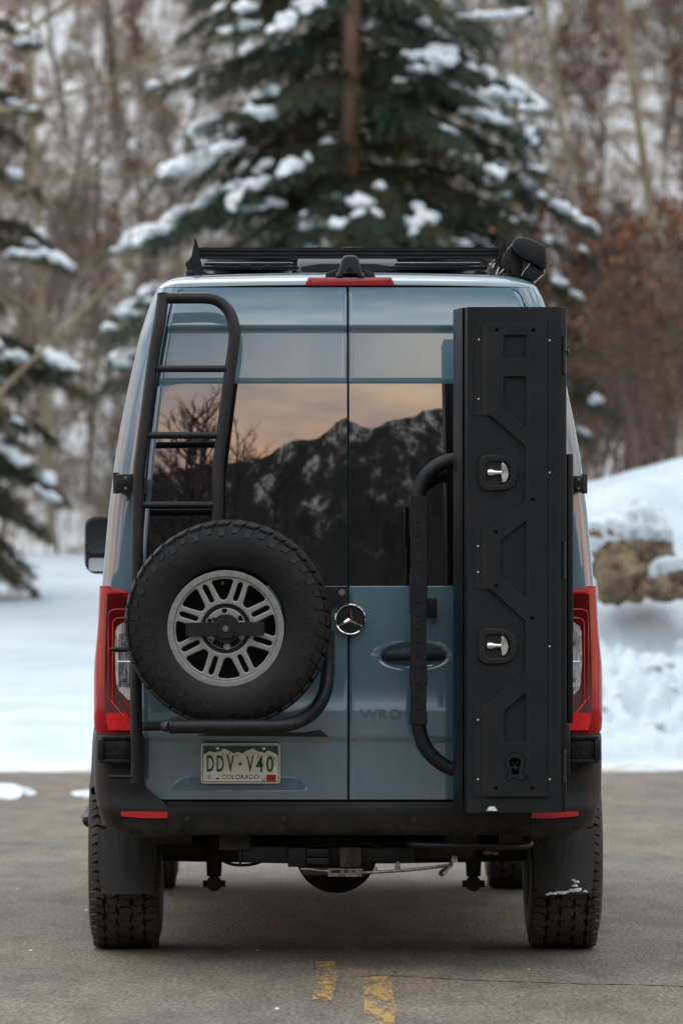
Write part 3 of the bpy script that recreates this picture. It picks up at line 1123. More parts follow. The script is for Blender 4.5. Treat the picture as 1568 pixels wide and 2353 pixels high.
k.tube([a] + [lpt(252 + 54 * t / 8, 1784, -0.12) for t in range(1, 8)] + [b_], [0.0085, 0.0085, 0.0065, 0.0095, 0.0065, 0.0095, 0.0065, 0.0095, 0.012], 10)
vb(k, 'lock_pin', M['powder'], lad, smooth=50)

# ---- hinge brackets that carry ladder and box
for (s, bx) in ((-1, (268, 308, 1086, 1134)), (1, (1306, 1339, 1090, 1134))):
    hb = vempty('upper_hinge')
    y = 0.02
    x0, x1, z0, z1 = AX(bx[0], y), AX(bx[1], y), AZ(bx[3], y), AZ(bx[2], y)
    k = MB()
    k.box(x0, x1, -0.06, 0.10, z0 + 0.006, z1 - 0.006)
    vb(k, 'hinge_plate', M['powder'], hb, bevel=0.004)
    xo = x0 if s < 0 else x1
    k = MB()
    k.tube([(xo, -0.03, z0), (xo, -0.03, z1)], 0.012, 12)
    vb(k, 'hinge_pin', M['black'], hb)
    for zb in (z0 + 0.02, z1 - 0.02):
        k = MB()
        k.lathe([(0, 0), (0.006, 0), (0.007, 0.006)], 6, ((x0 + x1) / 2 + 0.004, -0.066, zb))
        vb(k, 'hinge_bolt', M['steel'], hb)
for (s, bx) in ((-1, (232, 302, 1690, 1752)), (1, (1306, 1370, 1690, 1752))):
    hb = vempty('lower_hinge')
    y = -0.05
    x0, x1, z0, z1 = AX(bx[0], y), AX(bx[1], y), AZ(bx[3], y), AZ(bx[2], y)
    k = MB()
    k.box(x0, x1, -0.060, 0.12, z0 + 0.012, z1 - 0.014)
    vb(k, 'hinge_plate', M['powder'], hb, bevel=0.004)
    k = MB()
    k.box(x0 - 0.006, x1 + 0.006, -0.075, 0.10, z0, z0 + 0.014)
    k.box(x0 + 0.004, x1 + 0.004, -0.075, 0.10, z1 - 0.014, z1)
    xo = x0 if s < 0 else x1
    k.box(xo - 0.012, xo + 0.012, -0.08, 0.0, z0 + 0.012, z1 - 0.012)
    vb(k, 'hinge_flange', M['powder'], hb, bevel=0.003)
    for zb in (z0 + 0.036, z1 - 0.036):
        k = MB()
        k.lathe([(0, 0), (0.007, 0), (0.0085, 0.007)], 6, ((x0 + x1) / 2, -0.068, zb))
        vb(k, 'hinge_bolt', M['black'], hb)

# ---- tyres
def tyre_mesh(rad, width, mb, centre, axis, tread=True, seg=96, shoulder=False):
    """Carcass profile (radius, axial). For axis x the axial direction is sideways."""
    hw = width / 2
    rr = rad - 0.011
    prof = [(0.214, -hw * 0.60), (0.222, -hw * 0.78), (0.235, -hw * 0.86), (0.262, -hw * 0.955), (0.290, -hw), (0.315, -hw * 0.995), (0.338, -hw * 0.965), (0.356, -hw * 0.915), (rr - 0.010, -hw * 0.86), (rr, -hw * 0.76), (rr + 0.001, 0), (rr, hw * 0.76), (rr - 0.010, hw * 0.86), (0.356, hw * 0.915), (0.315, hw * 0.995), (0.29, hw), (0.235, hw * 0.86), (0.214, hw * 0.60)]
    mb.lathe(prof, seg, centre, axis)


def tread_blocks(rad, width, mb, centre, axis, n=40):
    hw = width / 2
    c = Vector(centre)

    def P(r, a, h):
        if axis == 'y':
            return c + Vector((r * math.cos(a), h, r * math.sin(a)))
        return c + Vector((h, r * math.cos(a), r * math.sin(a)))
    cols = [(-0.90, -0.58), (-0.50, -0.22), (-0.165, 0.165), (0.22, 0.50), (0.58, 0.90)]
    da = 2 * math.pi / n
    for ci, (h0, h1) in enumerate(cols):
        for k in range(n):
            jit = 0.06 * math.sin(k * 2.4 + ci)
            a0 = k * da + da * (0.5 * (ci % 2)) + jit * da
            a1 = a0 + da * (0.72 if ci in (0, 4) else 0.86)
            sk = da * (0.30 if ci % 2 else -0.30) * (1 if ci != 2 else 0.8)
            zz = 0.022 * (1 if k % 2 else -1)
            lo, hi = rad - 0.012, rad
            ha, hb_ = (h0 + (zz if ci not in (0,) else 0)) * hw, (h1 + (zz if ci not in (4,) else 0)) * hw
            drop0 = 0.008 if ci == 0 else 0
            drop1 = 0.008 if ci == 4 else 0
            am = (ha + hb_) / 2
            b0 = len(mb.v)
            # six-cornered block outline, kinked in the middle
            ring = [(ha, a0, drop0), (am, a0 + sk, 0), (hb_, a0, drop1), (hb_, a1, drop1), (am, a1 + sk, 0), (ha, a1, drop0)]
            for (r, dd) in ((lo - 0.004, 0), (hi, 1)):
                for (h_, a_, dr) in ring:
                    mb.v.append(tuple(P(r - (dr if dd else 0), a_, h_)))
            mb.f.append(tuple(b0 + 6 + i for i in range(6)))
            for i in range(6):
                j = (i + 1) % 6
                mb.f.append((b0 + i, b0 + j, b0 + 6 + j, b0 + 6 + i))


def shoulder_lugs(rad, width, mb, centre, n=40, sgn=-1):
    """Raised stepped lugs where the tread wraps onto the sidewall (axis y)."""
    hw = width / 2
    c = Vector(centre)
    da = 2 * math.pi / n

    def P(r, a, h):
        return tuple(c + Vector((r * math.cos(a), h, r * math.sin(a))))

    def hside(r):
        return sgn * hw * lerp_table([(0.315, 0.995), (0.338, 0.965), (0.356, 0.915), (rad - 0.021, 0.86), (rad - 0.011, 0.76), (rad, 0.70)], r)
    for k in range(n):
        a0 = k * da
        deep = k % 2
        r_in = 0.338 if deep else 0.349
        outl = [(a0, rad - 0.001), (a0 + da * 0.74, rad - 0.001), (a0 + da * 0.74, rad - 0.018), (a0 + da * 0.66, rad - 0.026), (a0 + da * 0.66, r_in), (a0 + da * 0.25, r_in), (a0 + da * 0.12, rad - 0.028), (a0, rad - 0.020)]
        b0 = len(mb.v)
        for lift in (-0.003, 0.0055):
            for a, r in outl:
                mb.v.append(P(r, a, hside(r) + sgn * lift))
        m = len(outl)
        mb.f.append(tuple(b0 + m + i for i in range(m)))
        for i in range(m):
            j = (i + 1) % m
            mb.f.append((b0 + i, b0 + j, b0 + m + j, b0 + m + i))


# ---- rim
def window_loops(Rm, base_deg):
    loops = []
    for j in range(8):
        a = R(base_deg + 45 * j)
        ca, sa = math.cos(a), math.sin(a)
        # big trapezoid window: radial u, tangential v (fractions of the rim radius)
        pts = [(0.835, -0.165), (0.855, 0.0), (0.835, 0.165), (0.80, 0.185), (0.515, 0.058), (0.490, 0.0), (0.515, -0.058), (0.80, -0.185)]
        loops.append([(Rm * (u * ca - v * sa), Rm * (u * sa + v * ca)) for u, v in round_poly(pts, 0.03, 3)])
        a += R(22.5)
        ca, sa = math.cos(a), math.sin(a)
        pts = [(0.50, -0.040), (0.50, 0.040), (0.80, 0.046), (0.845, 0.0), (0.80, -0.046)]
        loops.append([(Rm * (u * ca - v * sa), Rm * (u * sa + v * ca)) for u, v in round_poly(pts, 0.05, 4)])
    return loops


def make_rim(Rm, cx, yf, cz, parent, base=94, name='rim', sign=1):
    """Alloy disc facing the camera, front face of the outer ring at yf."""
    sh = lambda L: [(cx + x, cz + z) for x, z in L]
    objs = []
    o = plate('outer_ring', circle(cx, cz, Rm, 72), [circle(cx, cz, Rm * 0.892, 72)], yf, 0.016, M['rim'], parent, bev=0.0025)
    objs.append(o)
    o = plate('spoke_disc', circle(cx, cz, Rm * 0.895, 72), [sh(L) for L in window_loops(Rm, base)] + [circle(cx, cz, Rm * 0.425, 48)], yf + 0.006, 0.030, M['rim'], parent, bev=0.004)
    objs.append(o)
    o = plate('hub_disc', circle(cx, cz, Rm * 0.355, 48), [circle(cx + Rm * 0.305 * math.cos(R(base + 60 * q)), cz + Rm * 0.305 * math.sin(R(base + 60 * q)), Rm * 0.045, 14) for q in range(6)], yf + 0.010, 0.03, M['rim'], parent, bev=0.003)
    objs.append(o)
    k = MB()
    k.lathe([(Rm * 0.43, 0.022), (Rm * 0.35, 0.024), (0.0, 0.036)], 40, (cx, yf, cz))
    k.lathe([(Rm * 0.985, 0.010), (Rm * 0.96, 0.05), (Rm * 0.93, 0.17), (0.0, 0.18)], 48, (cx, yf, cz))
    objs.append(vb(k, 'barrel', M['black'], parent, smooth=60))
    for q in range(24):
        a = R(base + 3.5 + 15 * q)
        k = MB()
        k.lathe([(0.0, -0.0022), (0.0042, -0.0022), (0.0048, -0.0005), (0.0062, -0.0005), (0.0064, 0.002)], 12, (cx + Rm * 0.945 * math.cos(a), yf, cz + Rm * 0.945 * math.sin(a)))
        objs.append(vb(k, 'ring_bolt', M['rim'], parent, smooth=0))
    return objs


# ---- spare wheel on the left door
spare = vempty('spare_wheel')
yb = -0.285                              # middle of the tyre
sc_ = at(525, 1431, yb)
RS, WS = 0.392, 0.268
k = MB()
tyre_mesh(RS, WS, k, (0, 0, 0), 'y')
tread_blocks(RS, WS, k, (0, 0, 0), 'y', 44)
shoulder_lugs(RS, WS, k, (0, 0, 0), 44)
tilt = Matrix.Translation(sc_) @ Matrix.Rotation(R(2.2), 4, 'X') @ Matrix.Rotation(R(-1.6), 4, 'Z')
sp_t = vb(k, 'tyre', M['rubber'], spare, smooth=30)
sp_t.data.transform(tilt)
# sidewall lettering
def arc_text(s_, r, a_start, a_step, size, y):
    vs, fs = [], []
    for i, ch in enumerate(s_):
        if ch == ' ':
            continue
        me = text_mesh(ch, size, 0.0012, 0.0006)
        a = R(a_start - a_step * i)      # clockwise, tops outward
        rot = a - math.pi / 2
        b0 = len(vs)
        for v in me.vertices:
            x, z = v.co.x, v.co.y
            xx = x * math.cos(rot) - z * math.sin(rot) + r * math.cos(a)
            zz = x * math.sin(rot) + z * math.cos(rot) + r * math.sin(a)
            vs.append((xx, y - v.co.z, zz))
        for p in me.polygons:
            fs.append(tuple(b0 + q for q in p.vertices))
        bpy.data.meshes.remove(me)
    return vs, fs
me = bpy.data.meshes.new('sidewall_lettering')
V, Fc = [], []
for args in (('COOPER', 0.302, 42, 12.5, 0.050), ('DISCOVERER', 0.302, -104, 10.0, 0.050), ('AT3', 0.302, -215, 9.0, 0.050)):
    v_, f_ = arc_text(*args, -WS / 2 - 0.0004)
    b0 = len(V)
    V += v_
    Fc += [tuple(b0 + q for q in f) for f in f_]
me.from_pydata(V, [], Fc)
me.transform(tilt)
finish(me, 'sidewall_lettering', M['letter'], spare, 0, recalc=False)['kind'] = 'stuff'
yf = sc_[1] - WS / 2 + 0.028
rimc = at(518.5, 1444, yf)
RM = 0.2215
make_rim(RM, rimc[0], yf, rimc[2], spare)
cx, cz = rimc[0], rimc[2]
k = MB()
k.lathe([(0, -0.012), (RM * 0.245, -0.012), (RM * 0.25, -0.008), (RM * 0.25, 0.02)], 40, (cx, yf, cz))
vb(k, 'clamp_disc', M['powder'], spare)
o = plate('clamp_bar', round_poly([(cx - RM * 0.68, cz - RM * 0.135), (cx + RM * 0.66, cz - RM * 0.118), (cx + RM * 0.66, cz + RM * 0.118), (cx - RM * 0.68, cz + RM * 0.102)], 0.004), [], yf - 0.022, 0.010, M['powder'], spare, bev=0.0012)
o = plate('clamp_boss', round_poly([(cx - 0.030, cz - 0.036), (cx + 0.030, cz - 0.036), (cx + 0.030, cz + 0.036), (cx - 0.030, cz + 0.036)], 0.02), [], yf - 0.030, 0.010, M['powder'], spare, bev=0.002)
k = MB()
k.lathe([(0, -0.024), (0.005, -0.024), (0.0055, -0.010), (0.0125, -0.010), (0.0135, -0.002), (0.0135, 0.0)], 6, (cx, yf - 0.030, cz))
vb(k, 'clamp_bolt', M['steel'], spare, smooth=0)
text_fit('OWL', cx + RM * 0.235, cx + RM * 0.57, cz - RM * 0.042, cz + RM * 0.050, yf - 0.0222, M['black'], 'clamp_lettering', spare, 0.0006, 0.02)
k = MB()
k.tube([(cx - 0.012, yf + 0.02, cz + RM * 0.80), (cx - 0.012, yf + 0.004, cz + RM * 0.765)], [0.005, 0.004], 8)
vb(k, 'valve', M['steel'], spare)

# ---- tube frame that carries the spare
cf = vempty('wheel_carrier')
k = MB()
k.tube([at(328, 1669, -0.115), at(395, 1669, -0.115)], 0.016, 12)
vb(k, 'carrier_arm', M['powder'], cf, smooth=50)
k = MB()
pts = [at(389, 1669, -0.44), at(470, 1669, -0.44), at(560, 1669, -0.44), at(640, 1668, -0.43), at(690, 1655, -0.38), at(725, 1630, -0.28), at(746, 1590, -0.19), at(752, 1540, -0.14), at(753, 1450, -0.12)]
k.tube(smooth_path(pts, 5), 0.0265, 16)
vb(k, 'carrier_tube', M['powder'], cf, smooth=50)
k = MB()
k.tube(smooth_path([at(395, 1668, -0.43), at(385, 1668, -0.36), at(380, 1668, -0.2), at(384, 1668, -0.10)], 4), 0.022, 12)
vb(k, 'carrier_tube', M['powder'], cf, smooth=50)
o = plate('carrier_plate', [at(x, y, -0.02)[::2] for x, y in ((730, 1347), (801, 1347), (801, 1383), (775, 1389), (757, 1402), (730, 1402))], [], -0.024, 0.008, M['powder'], cf, bev=0.001)
k = MB()
bxp = at(785, 1361, -0.024)
k.lathe([(0, -0.008), (0.006, -0.008), (0.007, -0.001), (0.013, -0.001), (0.013, 0.002)], 12, bxp)
vb(k, 'carrier_bolt', M['steel'], cf)
k = MB()
k.tube([at(525, 1431, -0.16), at(525, 1431, -0.02)], 0.06, 16)
k.tube([at(525, 1431, -0.10), at(745, 1380, -0.06)], 0.02, 10)
k.tube([at(525, 1431, -0.10), at(315, 1500, -0.10)], 0.02, 10)
vb(k, 'wheel_mount', M['black'], cf)
k = MB()
k.prism([at(x, y, 0.0)[::2] for x, y in ((452, 1690), (490, 1683), (700, 1682), (735, 1676), (755, 1692))], -0.012, 0.02)
vb(k, 'plate_lamp_strip', M['black'], bevel=0.003)

# ---- storage box on the right door
bxx = vempty('storage_box')
YF = -0.43
X = lambda p, y=YF: AX(p, y)
Z = lambda p, y=YF: AZ(p, y)
zt_, zb_ = Z(705), Z(1866)
k = MB()
# cross section in plan (x, y): stepped left flank, chamfered back
plan = [(X(1072), YF), (X(1286), YF), (X(1286), YF + 0.012), (X(1300), YF + 0.012), (AX(1300, -0.13), -0.13), (AX(1040, -0.13), -0.13), (AX(1040, -0.22), -0.22), (AX(1061, -0.415), -0.405), (AX(1064, -0.395), -0.395)]
rows = [[(x, y, z) for x, y in plan] for z in (zb_, zt_)]
b0, n0 = k.quad_strip(rows, True)
k.f.append(tuple(b0 + i for i in range(n0)))
k.f.append(tuple(b0 + n0 + i for i in reversed(range(n0))))
vb(k, 'box_body', M['boxgrey'], bxx, bevel=0.003)
ZX = lambda zx: zx * 0.42136 + 759.8
def p2(zx, zy):
    return (X(ZX(zx)), Z(zy * 0.42136 + 515.3))
def p4(zx, zy):
    return (X(ZX(zx)), Z(zy * 0.42136 + 1156.2))
# riveted base sheet
o = plate('lid_sheet', round_poly([p2(742, 450), p2(1254, 450), p4(1254, 1686), p4(742, 1686)], 0.008), [], YF - 0.003, 0.003, M['boxgrey'], bxx, bev=0.0008)
# raised pressed panel with cut-outs
outer = [p2(845, 538), p2(1172, 538), p4(1172, 1597), p4(845, 1597), p4(845, 1088), p4(862, 1084), p4(1056, 915), p4(1056, 640), p4(866, 468), p4(845, 466), p4(845, 142), p4(866, 138), p2(1050, 1512), p2(1056, 1490), p2(1056, 1212), p2(1048, 1200), p2(866, 1044), p2(845, 1040)]
def rr_(pts, r=0.008):
    return round_poly(pts, r, 4)
win = [rr_([p2(940, 605), p2(1060, 605), p2(1060, 731), p2(940, 731)]),
       rr_([p2(940, 830), p2(1060, 830), p2(1060, 1108), p2(950, 1004), p2(940, 985)]),
       rr_([p4(1060, 95), p4(1060, 516), p4(930, 405), p4(921, 380), p4(921, 210), p4(930, 196)], 0.012),
       rr_([p4(1060, 1030), p4(1060, 1302), p4(942, 1302), p4(942, 1130)])]
holes = [circle(*p, 0.0078, 16) for p in (p2(902, 578), p2(1100, 580), p2(1097, 1503), p4(897, 157), p4(897, 450), p4(1095, 627), p4(897, 1553), p4(1095, 1553))]
o = plate('lid_panel', outer, win + holes, YF - 0.019, 0.017, M['boxgrey'], bxx, bev=0.002)
# flanges of the panel with their sloping bend
for (a, b_) in ((p2(0, 540)[1], p2(0, 1042)[1]), (p4(0, 142)[1], p4(0, 466)[1]), (p4(0, 1087)[1], p4(0, 1597)[1])):
    k = MB()
    xs = [X(ZX(778)), X(ZX(825)), X(ZX(846))]
    k.quad_strip([[(xs[0], YF - 0.004, z), (xs[0], YF - 0.0065, z), (xs[1], YF - 0.0065, z), (xs[2], YF - 0.0185, z), (xs[2], YF - 0.003, z)] for z in (a, b_)])
    k.f += [(0, 1, 2, 3, 4), (5, 6, 7, 8, 9)]
    vb(k, 'lid_flange', M['boxgrey'], bxx, smooth=20)
k = MB()
za, zb2 = p2(0, 540)[1], p4(0, 1597)[1]
k.quad_strip([[(X(ZX(1171)), YF - 0.003, z), (X(ZX(1171)), YF - 0.0185, z), (X(ZX(1180)), YF - 0.0075, z), (X(ZX(1212)), YF - 0.0065, z), (X(ZX(1212)), YF - 0.003, z)] for z in (za, zb2)])
k.f += [(0, 1, 2, 3, 4), (5, 6, 7, 8, 9)]
vb(k, 'lid_flange', M['boxgrey'], bxx, smooth=20)
for p in (p2(805, 629), p2(1190, 633), p2(803, 953), p2(1190, 1354), p4(800, 234), p4(800, 375), p4(1190, 780), p4(800, 1180), p4(799, 1504), p4(1190, 1504)):
    k = MB()
    k.lathe([(0.0, -0.0042), (0.0028, -0.0034), (0.0042, -0.001), (0.0044, 0.001)], 12, (p[0], YF - 0.007, p[1]))
    vb(k, 'rivet', mk('rivet_head', (0.75, 0.75, 0.72), 0.3, metal=0.6) if 'rivet_head' not in bpy.data.materials else bpy.data.materials['rivet_head'], bxx)
for pc in (p2(910, 1355), p4(908, 777)):
    la = 'upper' if pc[1] > 1.5 else 'lower'
    cx, cz = pc
    u = 0.42136 * (YF - CAM.y) / FOC     # metres per crop pixel
    ring = [(-107 * u, 60 * u), (-85 * u, 92 * u), (-45 * u, 100 * u), (40 * u, 92 * u), (80 * u, 70 * u), (104 * u, 25 * u), (104 * u, -30 * u), (85 * u, -75 * u), (45 * u, -95 * u), (-50 * u, -101 * u), (-88 * u, -92 * u), (-107 * u, -60 * u)]
    inn = [(-66 * u, 44 * u), (-50 * u, 62 * u), (35 * u, 60 * u), (55 * u, 45 * u), (65 * u, 15 * u), (65 * u, -25 * u), (50 * u, -55 * u), (30 * u, -65 * u), (-48 * u, -64 * u), (-66 * u, -45 * u)]
    o = plate('latch_bezel', round_poly([(cx + a, cz + b_) for a, b_ in ring], 0.008), [round_poly([(cx + a, cz + b_) for a, b_ in inn], 0.006)], YF - 0.017, 0.014, M['plastic'], bxx, bev=0.005)
    k = MB()
    k.box(cx - 68 * u, cx + 68 * u, YF - 0.0045, YF - 0.0035, cz - 66 * u, cz + 66 * u)
    vb(k, 'latch_cup', M['black'], bxx)
    k = MB()
    prof = [(-62, 4), (-59, 15), (-50, 21), (-36, 22), (-20, 16), (-10, 12), (16, 11)]
    rows = [[(cx + h_ * u, YF - 0.016 + r_ * u * math.cos(R(a)) * -1, cz + 2 * u + r_ * u * math.sin(R(a))) for a in range(0, 360, 30)] for h_, r_ in prof]
    b0, n0 = k.quad_strip(rows, True)
    k.f.append(tuple(b0 + i for i in range(n0)))
    fan = [(12, 10), (18, 56), (26, 60), (42, 46), (54, 20), (58, 0), (54, -26), (44, -48), (30, -56), (22, -54), (12, -8)]
    b0 = len(k.v)
    for (a, b_) in fan:
        k.v.append((cx + a * u, YF - 0.014, cz + b_ * u))
    for (a, b_) in fan:
        k.v.append((cx + (20 + (a - 20) * 0.92) * u, YF - 0.022, cz + b_ * u * 0.92))
    k.v.append((cx + 16 * u, YF - 0.026, cz + 1 * u))
    m_ = len(fan)
    for i in range(m_):
        j = (i + 1) % m_
        k.f.append((b0 + i, b0 + j, b0 + m_ + j, b0 + m_ + i))
        k.f.append((b0 + m_ + i, b0 + m_ + j, b0 + 2 * m_))
    vb(k, 'latch_handle', M['satin'], bxx, smooth=32)
# hinges down the right flank
for (z0, z1) in ((p2(0, 812)[1], p2(0, 608)[1]), (p4(0, 412)[1], p4(0, 208)[1]), (p4(0, 1522)[1], p4(0, 1340)[1])):
    k = MB()
    for q in range(5):
        a, b_ = z0 + (z1 - z0) * q / 5 + 0.001, z0 + (z1 - z0) * (q + 1) / 5 - 0.001
        k.tube([(X(1294), YF + 0.006, a), (X(1294), YF + 0.006, b_)], 0.0075, 10)
    vb(k, 'lid_hinge', M['powder'], bxx)
k = MB()
k.lathe([(0, -0.010), (0.010, -0.008), (0.013, 0.0), (0.013, 0.01)], 14, (X(1301), YF + 0.03, Z(809)))
vb(k, 'hinge_knob', M['powder'], bxx)
k = MB()
k.box(AX(1300, -0.2), AX(1313, -0.2), -0.26, -0.12, Z(1665), Z(1040))
vb(k, 'box_spine', M['powder'], bxx, bevel=0.003)
k = MB()
k.box(AX(1294, -0.3), AX(1306, -0.3), -0.34, -0.24, Z(1788), Z(1665))
vb(k, 'box_spine', M['powder'], bxx, bevel=0.003)
# emblem on the foot of the lid, its recess shade painted near-black: a shackle outline round a masked owl face
def pe(zx, zy):
    return (X((zx / 6.272 + 1700) * 0.66076), Z((zy / 6.272 + 2550) * 0.66076))
sh_o = [(550, 405), (640, 425), (720, 475), (765, 540), (780, 620), (760, 700), (725, 760), (718, 850), (770, 855), (820, 880), (840, 930), (825, 985), (780, 1005), (730, 995), (690, 1030), (650, 1025), (610, 980), (550, 970), (490, 980), (450, 1030), (410, 1025), (370, 970), (350, 930), (390, 870), (405, 800), (385, 750), (340, 690), (325, 610), (350, 530), (400, 465), (470, 420)]
pts = [pe(*p) for p in sh_o]
k = MB()
k.tube(smooth_path([(x, YF - 0.0195, z) for x, z in pts + pts[:1]], 2), 0.0012, 6)
vb(k, 'emblem_outline', M['recess_shade'], bxx)
fo = [pe(*p) for p in ((430, 590), (455, 545), (520, 518), (600, 520), (655, 548), (682, 600), (670, 660), (640, 720), (630, 780), (630, 885), (480, 885), (480, 780), (465, 720), (435, 650))]
o = plate('emblem_face', fo, [[pe(*p) for p in ((455, 600), (505, 612), (555, 690), (600, 612), (650, 600), (590, 660), (560, 700), (645, 730), (560, 785), (465, 730), (535, 690), (500, 650))]], YF - 0.0198, 0.0012, M['recess_shade'], bxx)
k = MB()
c_ = pe(770, 930)
k.lathe([(0, -0.0005), (0.0035, -0.0005), (0.0035, 0.002)], 12, (c_[0], YF - 0.0195, c_[1]))
vb(k, 'emblem_eye', M['recess_shade'], bxx)

# ---- tube and adjustable post that carry the box
bc = vempty('box_carrier')
yc = -0.17
k = MB()
k.tube(smooth_path([at(x, y, yc) for x, y in ((1050, 1055), (1025, 1060), (1000, 1072), (978, 1094), (965, 1120), (961, 1150))], 5), 0.0275, 16)
vb(k, 'carrier_tube', M['powder'], bc, smooth=50)
k = MB()
k.tube(smooth_path([at(x, y, yc) for x, y in ((961, 1640), (962, 1670), (969, 1700), (985, 1728), (1008, 1750), (1032, 1764), (1055, 1770))], 5), 0.0275, 16)
vb(k, 'carrier_tube', M['powder'], bc, smooth=50)
hl = [at(960.8, y, yc - 0.034) for y in [1171 + i * 30.75 for i in range(16)]]
xL, xR = AX(942.5, yc), AX(978, yc)
o = plate('perforated_post', [(xL, AZ(1662, yc)), (xR, AZ(1662, yc)), (xR, AZ(1139, yc)), (xL, AZ(1139, yc))], [circle(p[0], p[2], 0.0058, 12) for p in hl], yc - 0.034, 0.004, M['powder'], bc, bev=0.001)
k = MB()
k.box(xL, xR, yc - 0.029, yc + 0.03, AZ(1662, yc), AZ(1139, yc))
vb(k, 'post_core', M['black'], bc, bevel=0.002)
for (a, b_) in ((1139, 1236), (1318, 1410), (1530, 1576), (1634, 1664)):
    k = MB()
    k.box(xL - 0.004, xR + 0.004, yc - 0.030, yc + 0.034, AZ(b_, yc), AZ(a, yc))
    vb(k, 'post_sleeve', M['powder'], bc, bevel=0.002)
k = MB()
k.box(AX(978, -0.06), AX(1003, -0.06), -0.07, -0.002, AZ(1419, -0.06), AZ(1374, -0.06))
vb(k, 'post_bracket', M['black'], bc, bevel=0.003)

# ---- number plate
pl = vempty('number_plate')
py_ = rear_y(-0.42, 0.77) - 0.006
x0, x1, z0, z1 = AX(462, py_), AX(643.5, py_), AZ(1799.5, py_), AZ(1707.5, py_)
pu = lambda zx: x0 + (zx - 85) / 1362 * (x1 - x0)
pv = lambda zy: z1 - (zy - 107) / 696 * (z1 - z0)
pq = lambda a, b_: (pu(a), pv(b_))
plate('plate_blank', rrect(x0, x1, z0, z1, 0.012), [], py_ - 0.003, 0.003, M['plate_white'], pl, bev=0.0008)
plate('plate_rim', rrect(pu(108), pu(1424), pv(782), pv(128), 0.009), [rrect(pu(120), pu(1412), pv(768), pv(140), 0.007)], py_ - 0.0038, 0.0012, M['plate_green'], pl)
ridge = [(130, 302), (180, 268), (235, 242), (270, 250), (310, 268), (360, 252), (420, 240), (450, 205), (480, 195), (520, 215), (580, 240), (640, 282), (690, 262), (730, 256), (770, 272), (810, 280), (860, 235), (930, 215), (980, 193), (1030, 230), (1080, 248), (1130, 252), (1180, 275), (1205, 245), (1230, 228), (1290, 245), (1350, 275), (1405, 318)]
plate('plate_sky', [pq(128, 302)] + [pq(a, b_) for a, b_ in ridge[1:-1]] + [pq(1405, 318), pq(1405, 165), pq(1385, 148), pq(150, 148), pq(128, 165)], [], py_ - 0.0036, 0.0008, M['plate_green'], pl)
random.seed(11)
shd = MB()
for (a, b_) in ((240, 262), (470, 230), (560, 262), (700, 285), (880, 262), (990, 240), (1100, 280), (1250, 262), (1330, 300)):
    for q in range(4):
        ax_ = a + random.uniform(-40, 40)
        by = b_ + random.uniform(5, 60)
        w_ = random.uniform(5, 14)
        pts = [pq(ax_, by), pq(ax_ + w_, by + 15), pq(ax_ + w_ * 0.4 + random.uniform(-8, 8), by + random.uniform(30, 70)), pq(ax_ - w_ * 0.5, by + 18)]
        shd.prism(pts, py_ - 0.0033, py_ - 0.0030)
vb(shd, 'plate_mountain_shading', M['plate_grey'], pl, smooth=0)['kind'] = 'stuff'
for (ch, a, b_, c, d) in (('D', 183, 308, 600, 312), ('D', 355, 478, 600, 312), ('V', 527, 652, 605, 312), ('V', 866, 990, 605, 318), ('4', 1032, 1156, 608, 318), ('0', 1206, 1332, 608, 325)):
    text_fit(ch, pu(a), pu(b_), pv(c), pv(d), py_ - 0.0032, M['plate_green'], 'plate_character', pl, 0.0012, 0.016)
plate('plate_dot', [pq(730, 488), pq(778, 488), pq(778, 437), pq(730, 437)], [], py_ - 0.0042, 0.001, M['plate_green'], pl)
text_fit('COLORADO', pu(448), pu(1080), pv(726), pv(650), py_ - 0.0031, M['plate_green'], 'plate_state_name', pl, 0.0005, 0.006)
plate('month_sticker', [pq(150, 745), pq(300, 745), pq(300, 640), pq(150, 640)], [], py_ - 0.0034, 0.0004, M['sticker_white'], pl)
text_fit('8', pu(203), pu(246), pv(722), pv(652), py_ - 0.0036, M['sticker_blue'], 'month_number', pl, 0.0003, 0.01)
plate('year_sticker', [pq(1208, 764), pq(1376, 764), pq(1376, 648), pq(1208, 648)], [], py_ - 0.0034, 0.0004, M['sticker_red'], pl)
text_fit('23', pu(1235), pu(1322), pv(730), pv(665), py_ - 0.0036, M['black'], 'year_number', pl, 0.0003, 0.01)
for (a, b_) in ((370, 185), (1166, 188), (1162, 720)):
    k = MB()
    k.lathe([(0.0, -0.006), (0.005, -0.0052), (0.0082, -0.002), (0.009, 0.0)], 18, (pu(a), py_ - 0.003, pv(b_)))
    vb(k, 'plate_screw', M['chrome'], pl)
k = MB()
k.prism(rrect(pu(340), pu(390), pv(732), pv(704), 0.002), py_ - 0.0036, py_ - 0.003)
vb(k, 'plate_slot', M['black'], pl)

